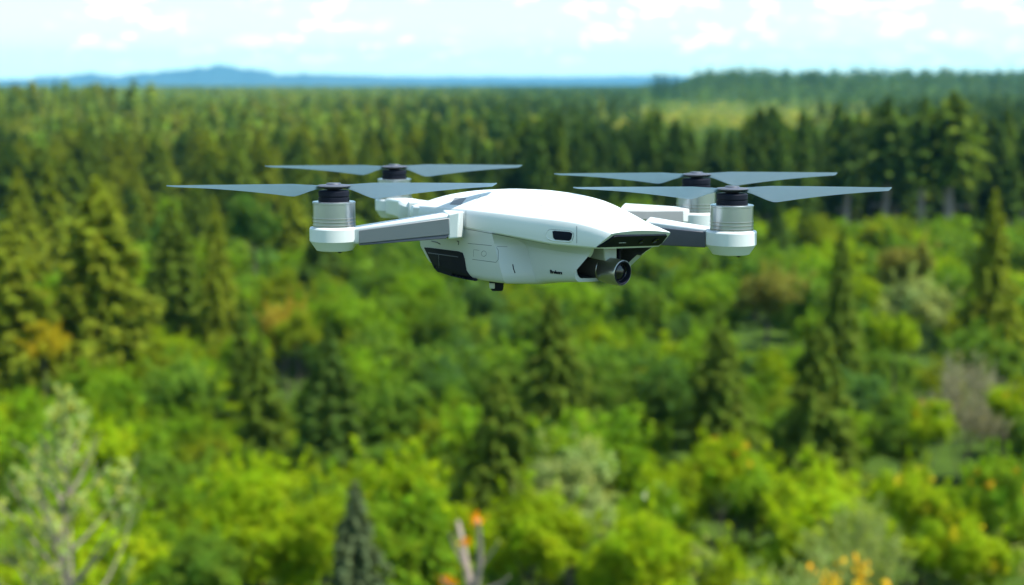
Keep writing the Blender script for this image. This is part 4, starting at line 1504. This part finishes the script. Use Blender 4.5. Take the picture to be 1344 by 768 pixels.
# near left arm (its flank faces the camera)
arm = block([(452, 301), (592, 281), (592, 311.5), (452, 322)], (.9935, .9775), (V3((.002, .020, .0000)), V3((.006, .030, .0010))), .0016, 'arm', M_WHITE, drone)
block([(471, 302.6), (590, 286), (590, 308), (471, 320)], (.9895, .9762), (V3((0, .004, 0)), V3((0, .004, 0))), .0004, 'side_panel', M_GREY, arm, 1)
block([(471, 320.2), (590, 308.2), (586, 313.2), (471, 322.4)], (.9897, .9764), (V3((.001, .012, 0)), V3((.002, .014, 0))), .0003, 'edge_strip', M_NAVY, arm, 1)
# its root: a faceted white knuckle
mk = MB()
P0 = [at(588.5, 281.5, .9765), at(588.5, 314.0, .9765), at(586, 314.6, .995), at(580, 275, 1.005)]
P1 = [at(604, 277.4, .976), at(600.5, 312.8, .976), at(611, 312.2, 1.0), at(611, 277.4, 1.0)]
mk.hexa([P0[0], P0[1], P0[2], P0[3]], [P1[0], P1[1], P1[2], P1[3]])
kn = mk.build('arm_root', M_WHITE, drone, 30, .0010)
# far left arm: short, ends in a round knuckle behind the tail
pB = MP['b']
mk = MB()
c1 = pB + V3((0, 0, -.0295))
c2 = at(552, 276, 1.09)
d = (c2 - c1); hside = V3((d.y, -d.x, 0)).normalized()
mk.hexa([c1 + hside * -.009 + up * .0055, c1 + hside * .009 + up * .0055, c1 + hside * .009 + up * -.0075, c1 + hside * -.009 + up * -.0075],
        [c2 + hside * -.009 + up * .0065, c2 + hside * .009 + up * .0065, c2 + hside * .009 + up * -.0075, c2 + hside * -.009 + up * -.0075])
armb = mk.build('arm', M_WHITE, drone, 30, .0016)
mk = MB(); cc = at(540, 275, 1.10)
mk.lathe([(.0055, -.0075), (.0092, -.0066), (.0100, -.0050), (.0100, .0040), (.0088, .0058), (.0060, .0064)], cc, (0.15, -.2, 1), 40)
mk.build('hinge', M_WHITE, armb, 30)
# near right arm: comes out behind the nose
arm = block([(846, 290), (945, 303), (945, 325.5), (846, 321)], (1.045, .9905), (V3((.006, .028, .0006)), V3((.001, .022, 0))), .0014, 'arm', M_WHITE, drone)
block([(850, 297.3), (926, 304.4), (926, 325.2), (850, 321.0)], (1.0410, .9985), (V3((0, .004, 0)), V3((0, .004, 0))), .0004, 'side_panel', M_NAVY, arm, 1)
# far right arm
arm = block([(815, 271), (905, 274.5), (905, 293.0), (815, 288)], (1.085, 1.1355), (V3((.004, .024, .0006)), V3((.001, .018, 0))), .0014, 'arm', M_WHITE, drone)
block([(818, 277.0), (897, 277.2), (897, 292.0), (818, 286.5)], (1.0855, 1.1300), (V3((0, .004, 0)), V3((0, .004, 0))), .0004, 'side_panel', M_GREY, arm, 1)
# near-left tail block, white, behind the knuckle
mk = MB()
Q0 = [at(541, 270.5, 1.035), at(541, 287, 1.035), at(551, 287, 1.07), at(549, 268, 1.07)]
Q1 = [at(612, 276, .998), at(612, 300, .998), at(618, 300, 1.03), at(618, 268, 1.03)]
mk.hexa(Q0, Q1)
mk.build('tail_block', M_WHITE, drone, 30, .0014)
ROOT[0] = None
bpy.context.view_layer.update()
